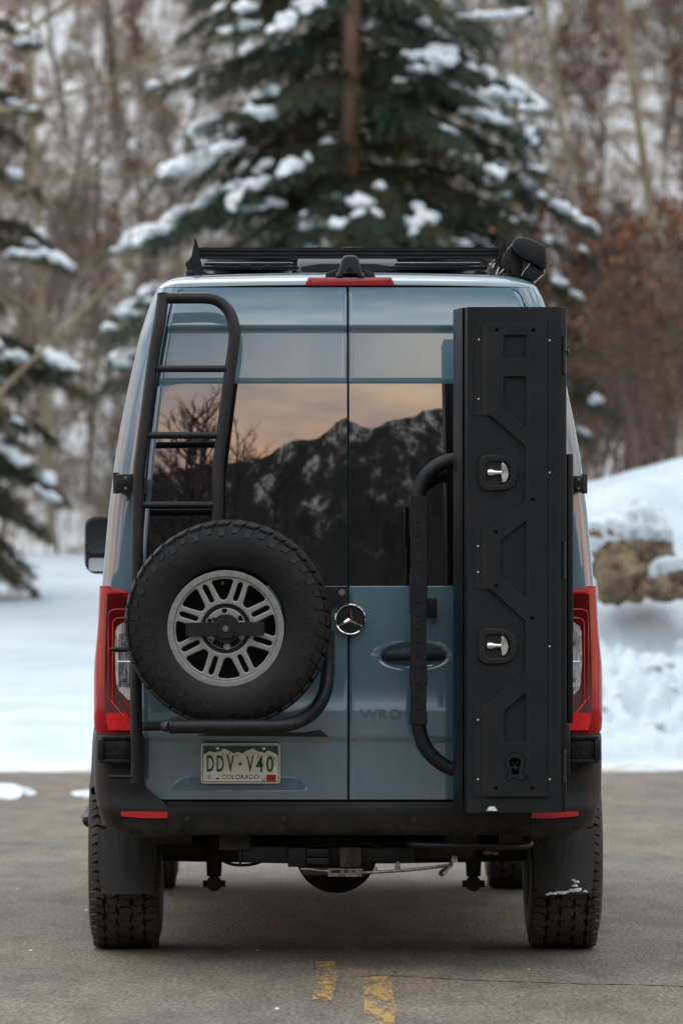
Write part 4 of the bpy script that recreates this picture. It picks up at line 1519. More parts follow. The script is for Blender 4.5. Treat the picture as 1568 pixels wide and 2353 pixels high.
# ---- road wheels
for (ya, fr) in ((1.0, False), (4.66, True)):
    for s in (-1, 1):
        wh = vempty('wheel')
        k = MB()
        xc = s * 0.885
        tyre_mesh(0.392, 0.292, k, (xc, ya, 0.392), 'x', seg=72)
        vb(k, 'tyre', M['rubber'], wh, smooth=25)
        k = MB()
        tread_blocks(0.3935, 0.292, k, (xc, ya, 0.392), 'x', 66)
        vb(k, 'tread', M['dusty'], wh, smooth=0)['kind'] = 'stuff'
        k = MB()
        for sg in (1,):
            k.lathe([(0.222, 0.09 * s), (0.215, 0.125 * s), (0.200, 0.125 * s), (0.195, 0.085 * s), (0.06, 0.075 * s), (0.05, 0.10 * s), (0.0, 0.10 * s)], 36, (xc, ya, 0.392), 'x')
            k.lathe([(0.222, -0.12 * s), (0.20, -0.12 * s), (0.195, 0.0), (0.0, 0.02 * s)], 36, (xc, ya, 0.392), 'x')
        vb(k, 'rim', M['rim'], wh, smooth=40)
        for q in range(8):
            a = R(45 * q)
            k = MB()
            c = Vector((xc + s * 0.1, ya + 0.125 * math.cos(a), 0.392 + 0.125 * math.sin(a)))
            k.tube([c - Vector((0, 0.06 * math.cos(a), 0.06 * math.sin(a))), c + Vector((0, 0.065 * math.cos(a), 0.065 * math.sin(a)))], [0.022, 0.026], 8)
            vb(k, 'spoke', M['rim'], wh)

# ---- mud flaps
for s in (-1, 1):
    xa, xb = (AX(223, 0.50), AX(361, 0.50)) if s < 0 else (AX(1224, 0.50), AX(1368, 0.50))
    z0, z1 = AZ(2053, 0.50), AZ(1905, 0.50)
    k = MB()
    rows = []
    for q in range(9):
        t = q / 8
        zz = z0 + (z1 - z0) * t
        in_ = 0.018 * (1 - t) ** 2
        r = []
        for j in range(9):
            u = j / 8
            x = xa + in_ + (xb - xa - 2 * in_) * u
            r.append((x, 0.50 + 0.03 * (2 * u - 1) ** 2 - 0.02 * (1 - t), zz))
        rows.append(r)
    k.quad_strip(rows)
    b0 = len(k.v)
    k.quad_strip([[(x, y + 0.008, z) for x, y, z in r] for r in rows])
    vb(k, 'mud_flap', mk('mud_flap_rubber', (0.022, 0.023, 0.024), 0.6, var=5, col2=(0.075, 0.072, 0.066), fac=(0.52, 0.85), stretch=(4, 1, 0.7)) if 'mud_flap_rubber' not in bpy.data.materials else bpy.data.materials['mud_flap_rubber'])

# ---- underside
k = MB()
k.box(-0.72, 0.72, 0.06, 5.3, 0.545, 0.62)
k.box(-0.50, -0.38, 0.10, 5.2, 0.45, 0.55)
k.box(0.38, 0.50, 0.10, 5.2, 0.45, 0.55)
k.box(-0.72, 0.72, 1.6, 1.75, 0.40, 0.55)
k.box(-0.7, 0.7, 3.9, 4.3, 0.34, 0.55)
vb(k, 'chassis_frame', M['under'])
ax_ = vempty('rear_axle')
k = MB()
k.tube([(-0.74, 1.0, 0.405), (-0.2, 1.0, 0.40), (0.2, 1.0, 0.40), (0.74, 1.0, 0.405)], [0.055, 0.06, 0.06, 0.055], 14)
vb(k, 'axle_tube', M['under'], ax_)
dc = (AX(772, 0.95), 0.95, 0.392)
k = MB()
k.lathe([(0.0, -0.16), (0.07, -0.15), (0.125, -0.10), (0.155, -0.02), (0.160, 0.04), (0.12, 0.14), (0.05, 0.2)], 32, dc)
k.lathe([(0.168, -0.005), (0.168, 0.02), (0.15, 0.021)], 32, dc)
vb(k, 'differential', M['under'], ax_, smooth=50)
for px in (492, 1087):
    k = MB()
    c = at(px, 2030, 0.85)
    k.tube([(c[0] + (0.02 if px < 800 else -0.02), 1.0, 0.62), (c[0], 0.9, 0.42), (c[0], 0.87, 0.345), (c[0], 0.86, 0.30)], [0.035, 0.038, 0.032, 0.030], 12)
    k.tube([(c[0] - 0.045, 0.86, 0.268), (c[0] + 0.045, 0.86, 0.268)], 0.014, 8)
    k.lathe([(0, -0.03), (0.030, -0.028), (0.032, 0.028), (0.0, 0.03)], 16, (c[0], 0.86, 0.268))
    vb(k, 'shock_absorber', M['under'], ax_)
hitch = vempty('tow_hitch')
yh = 0.12
def hx(zx): return AX((zx / 1.36348 + 700) * 0.66076, yh)
def hz_(zy): return AZ((zy / 1.36348 + 2850) * 0.66076, yh)
k = MB()
k.box(hx(190), hx(445), yh, yh + 0.08, hz_(203), hz_(124))
vb(k, 'hitch_beam', M['powder'], hitch, bevel=0.006)
k = MB()
k.box(hx(178), hx(190), yh - 0.01, yh + 0.1, hz_(212), hz_(115))
vb(k, 'beam_end', M['powder'], hitch, bevel=0.002)
k = MB()
k.box(hx(410), hx(500), yh - 0.015, yh + 0.1, hz_(222), hz_(130))
k.box(hx(500), hx(604), yh - 0.03, yh + 0.1, hz_(174), hz_(134))
k.box(hx(500), hx(604), yh - 0.03, yh + 0.1, hz_(210), hz_(178))
vb(k, 'receiver_bracket', M['powder'], hitch, bevel=0.003)
k = MB()
k.box(hx(600), hx(1012), yh + 0.02, yh + 0.1, hz_(206), hz_(128))
vb(k, 'hitch_beam', M['powder'], hitch, bevel=0.008)
plate('socket_flap', round_poly([(hx(655), hz_(222)), (hx(755), hz_(222)), (hx(755), hz_(126)), (hx(655), hz_(126))], 0.012), [], yh - 0.04, 0.02, M['plastic'], hitch, bev=0.002)
k = MB()
k.tube(smooth_path([(hx(a), yh - 0.01, hz_(b_)) for a, b_ in ((500, 122), (600, 118), (650, 108), (790, 108), (820, 122), (852, 120))], 3), 0.006, 8)
vb(k, 'hitch_loop', M['powder'], hitch)
k = MB()
k.box(hx(478), hx(770), yh - 0.02, yh + 0.05, hz_(260), hz_(226))
vb(k, 'lower_plate', M['under'], hitch, bevel=0.002)
plate('perforated_strap', rrect(hx(600), hx(762), hz_(267), hz_(229), 0.002), [rrect(hx(614), hx(660), hz_(250), hz_(236), 0.002), circle(hx(684), hz_(243), 0.006, 12), circle(hx(718), hz_(243), 0.0035, 10)], yh - 0.026, 0.004, M['steel'], hitch, bev=0.0006)
k = MB()
k.tube(smooth_path([(hx(a), yh - 0.02, hz_(b_)) for a, b_ in ((470, 232), (520, 233), (560, 240), (600, 242))], 4), 0.0055, 8)
vb(k, 'cable', M['steel'], hitch)
k = MB()
pts = smooth_path([(hx(a), yh - 0.02, hz_(b_)) for a, b_ in ((762, 250), (830, 246), (930, 240), (1020, 232), (1110, 222), (1180, 212))], 12)
k.tube(pts, [0.0072 if i % 2 else 0.0056 for i in range(len(pts))], 8)
vb(k, 'coiled_cable', M['steel'], hitch)
k = MB()
a, b_ = Vector((hx(1185), yh + 0.0, hz_(210))), Vector((hx(1132), yh - 0.05, hz_(252)))
k.tube([a, a.lerp(b_, 0.7), a.lerp(b_, 0.72), b_], [0.009, 0.010, 0.0125, 0.0125], 12)
vb(k, 'cable_end', M['steel'], hitch)
k = MB()
k.lathe([(0, 0), (0.006, 0), (0.006, 0.012)], 8, (hx(930), yh - 0.02, hz_(202)))
k.box(hx(915), hx(942), yh - 0.018, yh, hz_(244), hz_(210))
k.box(hx(818), hx(832), yh - 0.018, yh, hz_(248), hz_(222))
vb(k, 'cable_clamp', M['steel'], hitch, bevel=0.001)
k = MB()
k.tube(smooth_path([(hx(a), yh + 0.3, hz_(b_)) for a, b_ in ((100, 218), (150, 235), (220, 236), (280, 222), (320, 198))], 5), 0.006, 8)
vb(k, 'brake_hose', M['black'], hitch)
tr = MB()
tr.tube(smooth_path([(hx(a), y, hz_(b_)) for a, y, b_ in ((990, 0.25, 95), (968, 0.10, 100), (985, 0.02, 106), (1050, -0.01, 110), (1250, -0.01, 114), (1450, -0.005, 118), (1530, 0.02, 116), (1556, 0.10, 108), (1540, 0.25, 100))], 5), 0.0125, 10)
vb(tr, 'step_rail', M['powder'])
k = MB()
k.box(hx(1018), hx(1240), 0.30, 0.5, hz_(176), hz_(120))
k.box(hx(1000), hx(1300), 0.42, 0.6, hz_(205), hz_(140))
vb(k, 'exhaust_shield', M['under'], bevel=0.01)
k = MB()
k.tube([(hx(1340), 0.2, hz_(155)), (hx(1375), 0.2, hz_(156)), (hx(1376), 0.2, hz_(156)), (hx(1385), 0.2, hz_(157)), (hx(1386), 0.2, hz_(158)), (hx(1410), 0.2, hz_(160))], [0.012, 0.012, 0.008, 0.008, 0.011, 0.011], 6)
vb(k, 'brass_fitting', M['brass'], smooth=0)
for px in (395, 1190):
    k = MB()
    c = at(px, 1935, 0.4)
    k.tube([(c[0] - 0.08, 0.42, 0.50), (c[0] + 0.08, 0.42, 0.50)], 0.05, 14)
    vb(k, 'air_reservoir', M['under'], bevel=0)

# ================================================================ THE SETTING
def node_mat(name):
    m = bpy.data.materials.new(name)
    m.use_nodes = True
    return m, m.node_tree, m.node_tree.nodes['Principled BSDF']


def N(t, kind, **kw):
    n = t.nodes.new(kind)
    for k_, v_ in kw.items():
        if k_ in n.inputs.keys():
            n.inputs[k_].default_value = v_
        else:
            setattr(n, k_, v_)
    return n


def ramp(t, src, stops):
    r = t.nodes.new('ShaderNodeValToRGB')
    while len(r.color_ramp.elements) < len(stops):
        r.color_ramp.elements.new(0.5)
    for e, (p, c) in zip(r.color_ramp.elements, stops):
        e.position = p
        e.color = (*c, 1) if len(c) == 3 else c
    t.links.new(src, r.inputs['Fac'])
    return r.outputs['Color']


def mixc(t, fac, a, b, mode='MIX'):
    m = t.nodes.new('ShaderNodeMix')
    m.data_type = 'RGBA'
    m.blend_type = mode
    for inp, v in (('Factor', fac), ('A', a), ('B', b)):
        if isinstance(v, (int, float)):
            m.inputs[inp].default_value = v
        elif isinstance(v, tuple):
            m.inputs[inp].default_value = (*v, 1)
        else:
            t.links.new(v, m.inputs[inp])
    return m.outputs['Result']


# asphalt: worn, dusty, with stone chips
m, t, b = node_mat('worn_asphalt')
g = N(t, 'ShaderNodeNewGeometry')
n1 = N(t, 'ShaderNodeTexNoise', Scale=0.55, Detail=5.0, Roughness=0.6)
n2 = N(t, 'ShaderNodeTexNoise', Scale=60.0, Detail=3.0, Roughness=0.7)
mpn = N(t, 'ShaderNodeMapping')
mpn.inputs['Scale'].default_value = (1, 0.30, 1)
n3 = N(t, 'ShaderNodeTexNoise', Scale=5.0, Detail=5.0, Roughness=0.65)
vor = N(t, 'ShaderNodeTexVoronoi', Scale=75.0)
t.links.new(g.outputs['Position'], mpn.inputs['Vector'])
t.links.new(g.outputs['Position'], n1.inputs['Vector'])
for q in (n2, vor, n3):
    t.links.new(mpn.outputs['Vector'], q.inputs['Vector'])
base = ramp(t, n1.outputs['Fac'], [(0.34, (0.094, 0.086, 0.073)), (0.52, (0.130, 0.112, 0.084)), (0.68, (0.166, 0.135, 0.093))])
fine = ramp(t, n2.outputs['Fac'], [(0.30, (0.35, 0.35, 0.36)), (0.5, (1, 1, 1)), (0.72, (1.9, 1.85, 1.8))])
mid_ = ramp(t, n3.outputs['Fac'], [(0.33, (0.62, 0.62, 0.64)), (0.55, (1, 1, 1)), (0.72, (1.22, 1.18, 1.12))])
c = mixc(t, 1.0, base, mid_, 'MULTIPLY')
c = mixc(t, 1.0, c, fine, 'MULTIPLY')
chips = ramp(t, vor.outputs['Distance'], [(0.10, (1, 1, 1)), (0.16, (0, 0, 0))])
sel = ramp(t, N(t, 'ShaderNodeTexNoise').outputs['Fac'], [(0, (0, 0, 0)), (1, (0, 0, 0))])
rnd = ramp(t, vor.outputs['Color'], [(0.90, (0, 0, 0)), (0.94, (1, 1, 1))])
cm = mixc(t, 1.0, chips, rnd, 'MULTIPLY')
c = mixc(t, cm, c, (0.42, 0.40, 0.37))
t.links.new(c, b.inputs['Base Color'])
b.inputs['Roughness'].default_value = 0.8
bp = N(t, 'ShaderNodeBump', Strength=0.7, Distance=0.012)
t.links.new(n2.outputs['Fac'], bp.inputs['Height'])
t.links.new(bp.outputs['Normal'], b.inputs['Normal'])
M['asphalt'] = m

# worn yellow paint: chipped away where the noise says so
m, t, b = node_mat('worn_yellow_road_paint')
b.inputs['Base Color'].default_value = (0.46, 0.285, 0.085, 1)
b.inputs['Roughness'].default_value = 0.75
g = N(t, 'ShaderNodeNewGeometry')
n1 = N(t, 'ShaderNodeTexNoise', Scale=6.0, Detail=3.0, Roughness=0.6)
n2 = N(t, 'ShaderNodeTexNoise', Scale=1.0, Detail=4.0, Roughness=0.7)
mpn = N(t, 'ShaderNodeMapping')
mpn.inputs['Scale'].default_value = (60, 9, 1)
t.links.new(g.outputs['Position'], mpn.inputs['Vector'])
t.links.new(mpn.outputs['Vector'], n2.inputs['Vector'])
mpn2 = N(t, 'ShaderNodeMapping')
mpn2.inputs['Scale'].default_value = (2.2, 0.4, 1)
t.links.new(g.outputs['Position'], mpn2.inputs['Vector'])
t.links.new(mpn2.outputs['Vector'], n1.inputs['Vector'])
ad = N(t, 'ShaderNodeMath', operation='ADD')
ml = N(t, 'ShaderNodeMath', operation='MULTIPLY')
ml.inputs[1].default_value = 0.8
t.links.new(n2.outputs['Fac'], ml.inputs[0])
t.links.new(n1.outputs['Fac'], ad.inputs[0])
t.links.new(ml.outputs[0], ad.inputs[1])
al = ramp(t, ad.outputs[0], [(0.78, (0, 0, 0)), (1.02, (0.72, 0.72, 0.72))])
t.links.new(al, b.inputs['Alpha'])
M['yellow'] = m

# hillside: snow with leaf litter and earth showing through
m, t, b = node_mat('snowy_hillside')
g = N(t, 'ShaderNodeNewGeometry')
n1 = N(t, 'ShaderNodeTexNoise', Scale=1.7, Detail=6.0, Roughness=0.68)
t.links.new(g.outputs['Position'], n1.inputs['Vector'])
c = ramp(t, n1.outputs['Fac'], [(0.44, (0.80, 0.81, 0.83)), (0.52, (0.46, 0.43, 0.40)), (0.60, (0.17, 0.132, 0.100))])
t.links.new(c, b.inputs['Base Color'])
b.inputs['Roughness'].default_value = 0.8
M['hill'] = m

# mountain behind the camera: dark forest, rock and snow
m, t, b = node_mat('mountain_forest_and_snow')
g = N(t, 'ShaderNodeNewGeometry')
mpn = N(t, 'ShaderNodeMapping')
mpn.inputs['Scale'].default_value = (0.026, 0.004, 0.008)
n1 = N(t, 'ShaderNodeTexNoise', Scale=1.0, Detail=8.0, Roughness=0.72)
t.links.new(g.outputs['Position'], mpn.inputs['Vector'])
t.links.new(mpn.outputs['Vector'], n1.inputs['Vector'])
sx = N(t, 'ShaderNodeSeparateXYZ')
t.links.new(g.outputs['Position'], sx.inputs['Vector'])
mr_ = N(t, 'ShaderNodeMapRange')
mr_.inputs['From Min'].default_value = 250
mr_.inputs['From Max'].default_value = 820
mr_.inputs['To Min'].default_value = -0.07
mr_.inputs['To Max'].default_value = 0.10
t.links.new(sx.outputs['Z'], mr_.inputs['Value'])
ad = N(t, 'ShaderNodeMath', operation='ADD')
t.links.new(n1.outputs['Fac'], ad.inputs[0])
t.links.new(mr_.outputs['Result'], ad.inputs[1])
c = ramp(t, ad.outputs[0], [(0.50, (0.010, 0.011, 0.009)), (0.58, (0.045, 0.042, 0.038)), (0.68, (0.42, 0.42, 0.44))])
t.links.new(c, b.inputs['Base Color'])
b.inputs['Roughness'].default_value = 0.9
b.inputs['Specular IOR Level'].default_value = 0.1
M['mountain'] = m

D2Y = lambda d: d + CAM.y                # camera distance -> y

# ---- ground sheet to the horizon
k = MB()
k.quad_strip([[(-6000, -6000, -0.03), (6000, -6000, -0.03)], [(-6000, 6000, -0.03), (6000, 6000, -0.03)]])
tag(k.build('ground', M['snow'], smooth=0), 'flat snow covered ground around the lot', 'ground', kind='structure')

# ---- asphalt
EDGE = 18.6
k = MB()
rows = []
for y in (-45, -20, -8, 0, 8, 14, EDGE + 1.5):
    rows.append([(x, y, 0.0) for x in np.linspace(-40, 40, 17)])
k.quad_strip(rows)
tag(k.build('road', M['asphalt'], smooth=0), 'worn grey brown asphalt under the van', 'road', kind='structure')
random.seed(5)
def mark(pts, wid):
    k = MB()
    rows = []
    for i, (px, py) in enumerate(pts):
        d = CAM.z * FOC / (py - VY)
        x = CAM.x + (px - VX) * d / FOC
        w = wid * random.uniform(0.8, 1.15)
        rows.append([(x - w / 2, D2Y(d), 0.004), (x + w / 2, D2Y(d), 0.004)])
    k.quad_strip(rows)
    return k.build('road_marking', M['yellow'], smooth=0)
tag(mark([(738, 2300), (742, 2285), (748, 2265), (750, 2245), (749, 2228), (746, 2210)], 0.07), 'shorter worn yellow paint stroke nearest the van', 'marking', kind='structure')
tag(mark([(868, 2420), (872, 2352), (873, 2320), (870, 2290), (866, 2262), (862, 2245)], 0.10), 'longer worn yellow paint stroke at the bottom edge of the picture', 'marking', kind='structure')
k = MB()
crack = [(806, 2245), (880, 2241), (1000, 2247), (1120, 2253), (1230, 2256), (1330, 2260), (1450, 2262), (1568, 2266), (1700, 2272)]
rows = []
for i, p in enumerate(smooth_path([(a, c_, 0) for a, c_ in crack], 8)):
    d = CAM.z * FOC / (p.y - VY)
    x = CAM.x + (p.x - VX) * d / FOC
    w = 0.012 + 0.010 * math.sin(i * 1.7) * math.sin(i * 0.6)
    jy = 0.012 * math.sin(i * 2.3)
    rows.append([(x, D2Y(d) + jy - w, 0.003), (x, D2Y(d) + jy + w, 0.003)])
k.quad_strip(rows)
tag(k.build('road_crack', mk('crack_filler', (0.12, 0.105, 0.09), 0.8), smooth=0), 'long dark crack running to the right across the asphalt', 'crack', kind='structure')

# ---- snow bank beyond the asphalt, rising to the foot of the hill
def bank_h(x, d):
    base = lerp_table([(36, -0.12), (37.3, 0.0), (38.2, 0.22), (40, 0.30), (45, 0.42), (52, 0.80), (58, 1.10), (66, 1.65), (70, 2.2)], d)
    e = fbm(x * 0.35, d * 0.9, 3.0, 2)
    base = lerp_table([(36, -0.12), (37.3, 0.0), (38.2, 0.22), (40, 0.30), (45, 0.42), (52, 0.80), (58, 1.10), (66, 1.65), (70, 2.2)], d + 0.25 * e)
    kx = sstep(0.9, 2.2, x * 37 / d)     # right-hand ploughed heap
    heap = lerp_table([(36.6, 0), (37.0, 0.05), (38.0, 0.60), (39.2, 1.02), (40.4, 1.20), (41.2, 1.55), (42.5, 1.95), (44.5, 2.05), (47.0, 2.40), (50, 2.40), (56, 2.3), (62, 2.2), (70, 2.2)], d + 0.35 * e)
    heap *= 1 + 0.10 * (x - 3.0) * sstep(43, 46, d)
    z = base + kx * max(0, heap - base)
    z += 0.05 * fbm(x * 0.5, d * 0.3, 1.0, 3)
    # mound above the boulder
    z += 0.40 * math.exp(-((x - 2.86) / 0.55) ** 2 - ((d - 42.0) / 1.1) ** 2) * kx
    z -= 0.34 * math.exp(-((x - 2.75) / 0.45) ** 2 - ((d - 39.4) / 0.6) ** 2) * kx
    z += 0.22 * math.exp(-((x - 3.6) / 0.5) ** 2 - ((d - 41.6) / 0.9) ** 2) * kx
    rough = kx * (1 - sstep(39.2, 40.0, d)) * sstep(37.0, 37.6, d)
    z += rough * (0.11 * fbm(x * 6, d * 3, 5.0, 3) + 0.045 * fbm(x * 15, d * 8, 2.0, 2))
    z += 0.018 * fbm(x * 2.2, d * 1.2, 8.0, 3)
    return z
xs = np.concatenate([np.linspace(-60, -8, 14)[:-1], np.linspace(-8, -1.0, 60)[:-1], np.linspace(-1.0, 1.2, 14)[:-1], np.linspace(1.2, 5.0, 130)[:-1], np.linspace(5, 8, 25)[:-1], np.linspace(8, 60, 14)])
ds = np.concatenate([np.linspace(36.3, 42.5, 110)[:-1], np.linspace(42.5, 50, 40)[:-1], np.linspace(50, 70, 40)])
k = MB()
k.quad_strip([[(x, D2Y(d), bank_h(x, d)) for x in xs] for d in ds])
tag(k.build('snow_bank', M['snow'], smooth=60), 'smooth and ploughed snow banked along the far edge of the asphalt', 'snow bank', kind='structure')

# dirty slush where the plough left off
k = MB()
rows = []
for d in np.linspace(36.2, 37.7, 12):
    rows.append([(x, D2Y(d) + 0.12 * fbm(x * 1.3, 0, 2.0, 3), 0.004 + max(-0.02, 0.05 * math.sin(math.pi * (d - 36.2) / 1.5) * (0.35 + fbm(x * 2.5, d * 2, 6.0, 3)))) for x in np.linspace(-8, 8, 260)])
k.quad_strip(rows)
tag(k.build('slush', M['slush'], smooth=60), 'brown slush lying along the far edge of the asphalt', 'slush', kind='stuff')

# ---- wooded hillside
def hill_h(x, d):
    return 1.35 + (d - 66) * 0.68 + 0.5 * fbm(x * 0.12, d * 0.12, 0, 3) + 0.22 * fbm(x * 0.5, d * 0.5, 4, 2) + 0.012 * x * 1.5
k = MB()
xs = np.concatenate([np.linspace(-160, -14, 14)[:-1], np.linspace(-14, 16, 60), np.linspace(16, 160, 14)[1:]])
ds = np.concatenate([np.linspace(65, 100, 60)[:-1], np.linspace(100, 330, 22)])
k.quad_strip([[(x, D2Y(d), hill_h(x, d)) for x in xs] for d in ds])
tag(k.build('hillside', M['hill'], smooth=60), 'steep snowy slope behind the trees', 'hillside', kind='structure')


# ---- mountain range behind the camera (seen mirrored in the rear windows)
def mirror_dir(px, py):
    """Where the sight line through this spot of the rear glass goes after reflection."""
    z = AZ(py, 0.05)
    x = AX(px, 0.05)
    p = Vector((x, rear_y(x, z), z))
    e = 0.03
    nrm = Vector((-(rear_y(x + e, z) - rear_y(x - e, z)) / (2 * e), 1, -(lerp_table(Y_TAB, z + e) - lerp_table(Y_TAB, z - e)) / (2 * e))).normalized()
    v = (p - CAM).normalized()
    r = v - 2 * v.dot(nrm) * nrm
    return math.atan2(r.x, -r.y), math.atan2(r.z, math.hypot(r.x, r.y))
ridge_px = [(350, 1085), (450, 1072), (525, 1062), (570, 1052), (600, 1050), (640, 1022), (680, 1010), (712, 1004), (740, 995), (770, 975), (790, 958), (800, 953), (815, 958), (835, 968), (850, 977), (870, 978), (895, 970), (920, 964), (960, 950), (990, 940), (1100, 930), (1250, 945)]
prof = sorted((mirror_dir(a, c_)) for a, c_ in ridge_px)
azs = [a for a, _ in prof]
def ridge_el(a):
    if a < azs[0]:
        e0 = prof[0][1]
        q = azs[0] - a
    elif a > azs[-1]:
        e0 = prof[-1][1]
        q = a - azs[-1]
    else:
        return lerp_table(prof, a) + R(0.16) * fbm(a * 60, 0, 0, 3)
    return e0 * (1 - 0.30 * sstep(0, 0.9, q)) + R(1.3) * fbm(a * 5, 1.5, 0, 3) * sstep(0, 0.1, q) + R(0.16) * fbm(a * 60, 0, 0, 3)
k = MB()
rows = []
AZ_ = np.concatenate([np.linspace(-1.25, -0.26, 60)[:-1], np.linspace(-0.26, 0.26, 220)[:-1], np.linspace(0.26, 1.25, 60)])
for ti in range(34):
    tt = ti / 27.0
    row = []
    for a in AZ_:
        el = ridge_el(a)
        if tt <= 1:
            dist = 700 + 1900 * tt
            hh = 2600 * math.tan(el) * (0.30 * tt + 0.70 * tt ** 1.6)
            hh *= 1 + 0.20 * fbm(a * 14, tt * 3.0, 2.0, 4) * math.sin(math.pi * tt) 
            hh += 14 * fbm(a * 90, tt * 16, 7.0, 3) * (1 - tt) * tt * 3
        else:
            dist = 2600 + (tt - 1) * 3600
            hh = 2600 * math.tan(el) * (1 - (tt - 1) * 2.4)
        row.append((CAM.x * 0 + math.sin(a) * dist, -math.cos(a) * dist, hh - 0.5))
    rows.append(row)
k.quad_strip(rows)
tag(k.build('mountain', M['mountain'], smooth=30), 'dark forested mountain with a snowy peak, mirrored in the rear windows', 'mountain', kind='structure')

# ================================================================ BOULDERS AND SNOW
def rock(name, c, size, seed, label, cap=True):
    bm = bmesh.new()
    bmesh.ops.create_icosphere(bm, subdivisions=5, radius=1)
    for v in bm.verts:
        p = v.co.copy()
        r = 1 + 0.34 * fbm(p.x * 1.2 + seed, p.y * 1.2, p.z * 1.2, 3) + 0.10 * fbm(p.x * 5 + seed, p.y * 5, p.z * 5, 3)
        r = r - 0.10 * abs(fbm(p.x * 2.6 + seed, p.y * 2.6, p.z * 2.6 + 3, 2))
        v.co = Vector((p.x * size[0], p.y * size[1], p.z * size[2])) * r
    me = bpy.data.meshes.new(name)
    bm.to_mesh(me)
    bm.free()
    o = finish(me, name, M['rock'], None, 40)
    o.location = c
    tag(o, label, 'boulder', 'boulders in the snow bank')
    if cap:
        me2 = bpy.data.meshes.new('snow_cap')
        bm = bmesh.new()
        bm.from_mesh(me)
        geom = [f for f in bm.faces if f.calc_center_median().normalized().z < 0.42 + 0.22 * fbm(f.calc_center_median().x * 4 + seed, f.calc_center_median().y * 4, 0, 1)]
        bmesh.ops.delete(bm, geom=geom, context='FACES')
        for v in bm.verts:
            v.co += Vector((0, 0, 0.085 + 0.03 * fbm(v.co.x * 4, v.co.y * 4, seed, 2)))
        ext = bmesh.ops.extrude_face_region(bm, geom=bm.faces[:])
        for e in ext['geom']:
            if isinstance(e, bmesh.types.BMVert):
                e.co -= Vector((0, 0, 0.13))
        bmesh.ops.recalc_face_normals(bm, faces=bm.faces)
        bm.to_mesh(me2)
        bm.free()
        finish(me2, 'snow_cap', M['snow'], o, 60)
    return o


dB = 40.0
rock('boulder', at(1458, 1285, D2Y(dB)), (0.36, 0.45, 0.39), 3.1, 'large tan boulder with a thick snow cap in the right snow bank')
rock('boulder', at(1530, 1345, D2Y(dB - 0.35)), (0.24, 0.3, 0.13), 8.4, 'low brown rock at the right edge below the large boulder')


def lump(name, c, size, seed, label, mat=None, group=None, cat='snow'):
    bm = bmesh.new()
    bmesh.ops.create_icosphere(bm, subdivisions=3, radius=1)
    for v in bm.verts:
        p = v.co.copy()
        r = 1 + 0.35 * fbm(p.x * 1.6 + seed, p.y * 1.6, p.z * 1.6, 3)
        v.co = Vector((p.x * size[0], p.y * size[1], max(p.z, -0.35) * size[2])) * r
    me = bpy.data.meshes.new(name)
    bm.to_mesh(me)
    bm.free()
    o = finish(me, name, mat or M['snowchunk'], None, 60)
    o.location = c
    return tag(o, label, cat, group)


def gpos(px, py, z=0.0):
    d = (CAM.z - z) * FOC / (py - VY)
    return (CAM.x + (px - VX) * d / FOC, D2Y(d), z)
for (px, py, sx_, sy_, sz_, lab) in ((14, 1826, 0.17, 0.5, 0.07, 'snow lump on the asphalt at the left picture edge'), (192, 1826, 0.08, 0.3, 0.03, 'small flat snow patch on the asphalt left of the bumper'), (40, 1768, 0.6, 0.4, 0.05, 'low ridge of dirty snow at the left end of the bank'), (170, 1764, 0.35, 0.3, 0.05, 'low ridge of snow beside the van bumper')):
    lump('snow_lump', gpos(px, py), (sx_, sy_, sz_), px * 0.37, lab, group='snow lumps on the asphalt')
lump('snow_lump', at(1129, 1860, -0.436), (0.017, 0.012, 0.014), 2.2, 'tiny snow clump stuck to the bottom of the storage box', group='snow stuck to the van')
for i, (px, py, r_) in enumerate(((1257, 2055, 0.006), (1264, 2053, 0.007), (1272, 2053, 0.008), (1281, 2051, 0.007), (1290, 2052, 0.009), (1299, 2050, 0.007), (1312, 2047, 0.010), (1321, 2046, 0.011), (1327, 2044, 0.009), (1319, 2035, 0.008), (1323, 2026, 0.007), (1315, 2022, 0.005), (1343, 2048, 0.006))):
    lump('snow_crust', at(px, py, 0.465), (r_ * 1.5, r_ * 0.6, r_ * 0.9), i * 1.3, 'white snow crust along the edge of the right mud flap', group='snow crust on the right mud flap')
lump('snow_lump', at(1043, 1977, 0.12), (0.013, 0.02, 0.02), 6.2, 'snow clump hanging beside the cable end under the van', group='snow stuck to the van')
k = MB()
p = at(1523, 1524, D2Y(39.3))
k.tube([(p[0], p[1], p[2] - 0.12), (p[0] + 0.01, p[1], p[2] - 0.02), (p[0] + 0.005, p[1], p[2] + 0.055)], [0.012, 0.03, 0.008], 8)
tag(k.build('stump', M['rock']), 'small dark stub poking out of the right snow bank', 'stub')
# loose snow chunks in the ploughed bank
random.seed(21)
for i in range(46):
    d = random.uniform(37.4, 39.4)
    x = random.uniform(1.9, 4.2)
    r_ = random.uniform(0.02, 0.06)
    lump('snow_chunk', (x, D2Y(d), bank_h(x, d) + r_ * 0.15), (r_ * 1.3, r_, r_), i * 0.9, 'loose snow chunk in the ploughed bank right of the van', group='chunks of ploughed snow')
# small bright bits on the road
for i in range(13):
    px, py = random.uniform(0, 1568), random.uniform(1800, 2340)
    if 215 < px < 1375 and py < 2180:
        continue
    r_ = random.uniform(0.004, 0.008)
    lump('snow_crumb', gpos(px, py), (r_, r_ * 1.6, r_ * 0.8), i * 1.1, 'tiny pale snow crumb lying on the asphalt', group='snow crumbs on the asphalt')

# ================================================================ TREES
rng = np.random.default_rng(7)


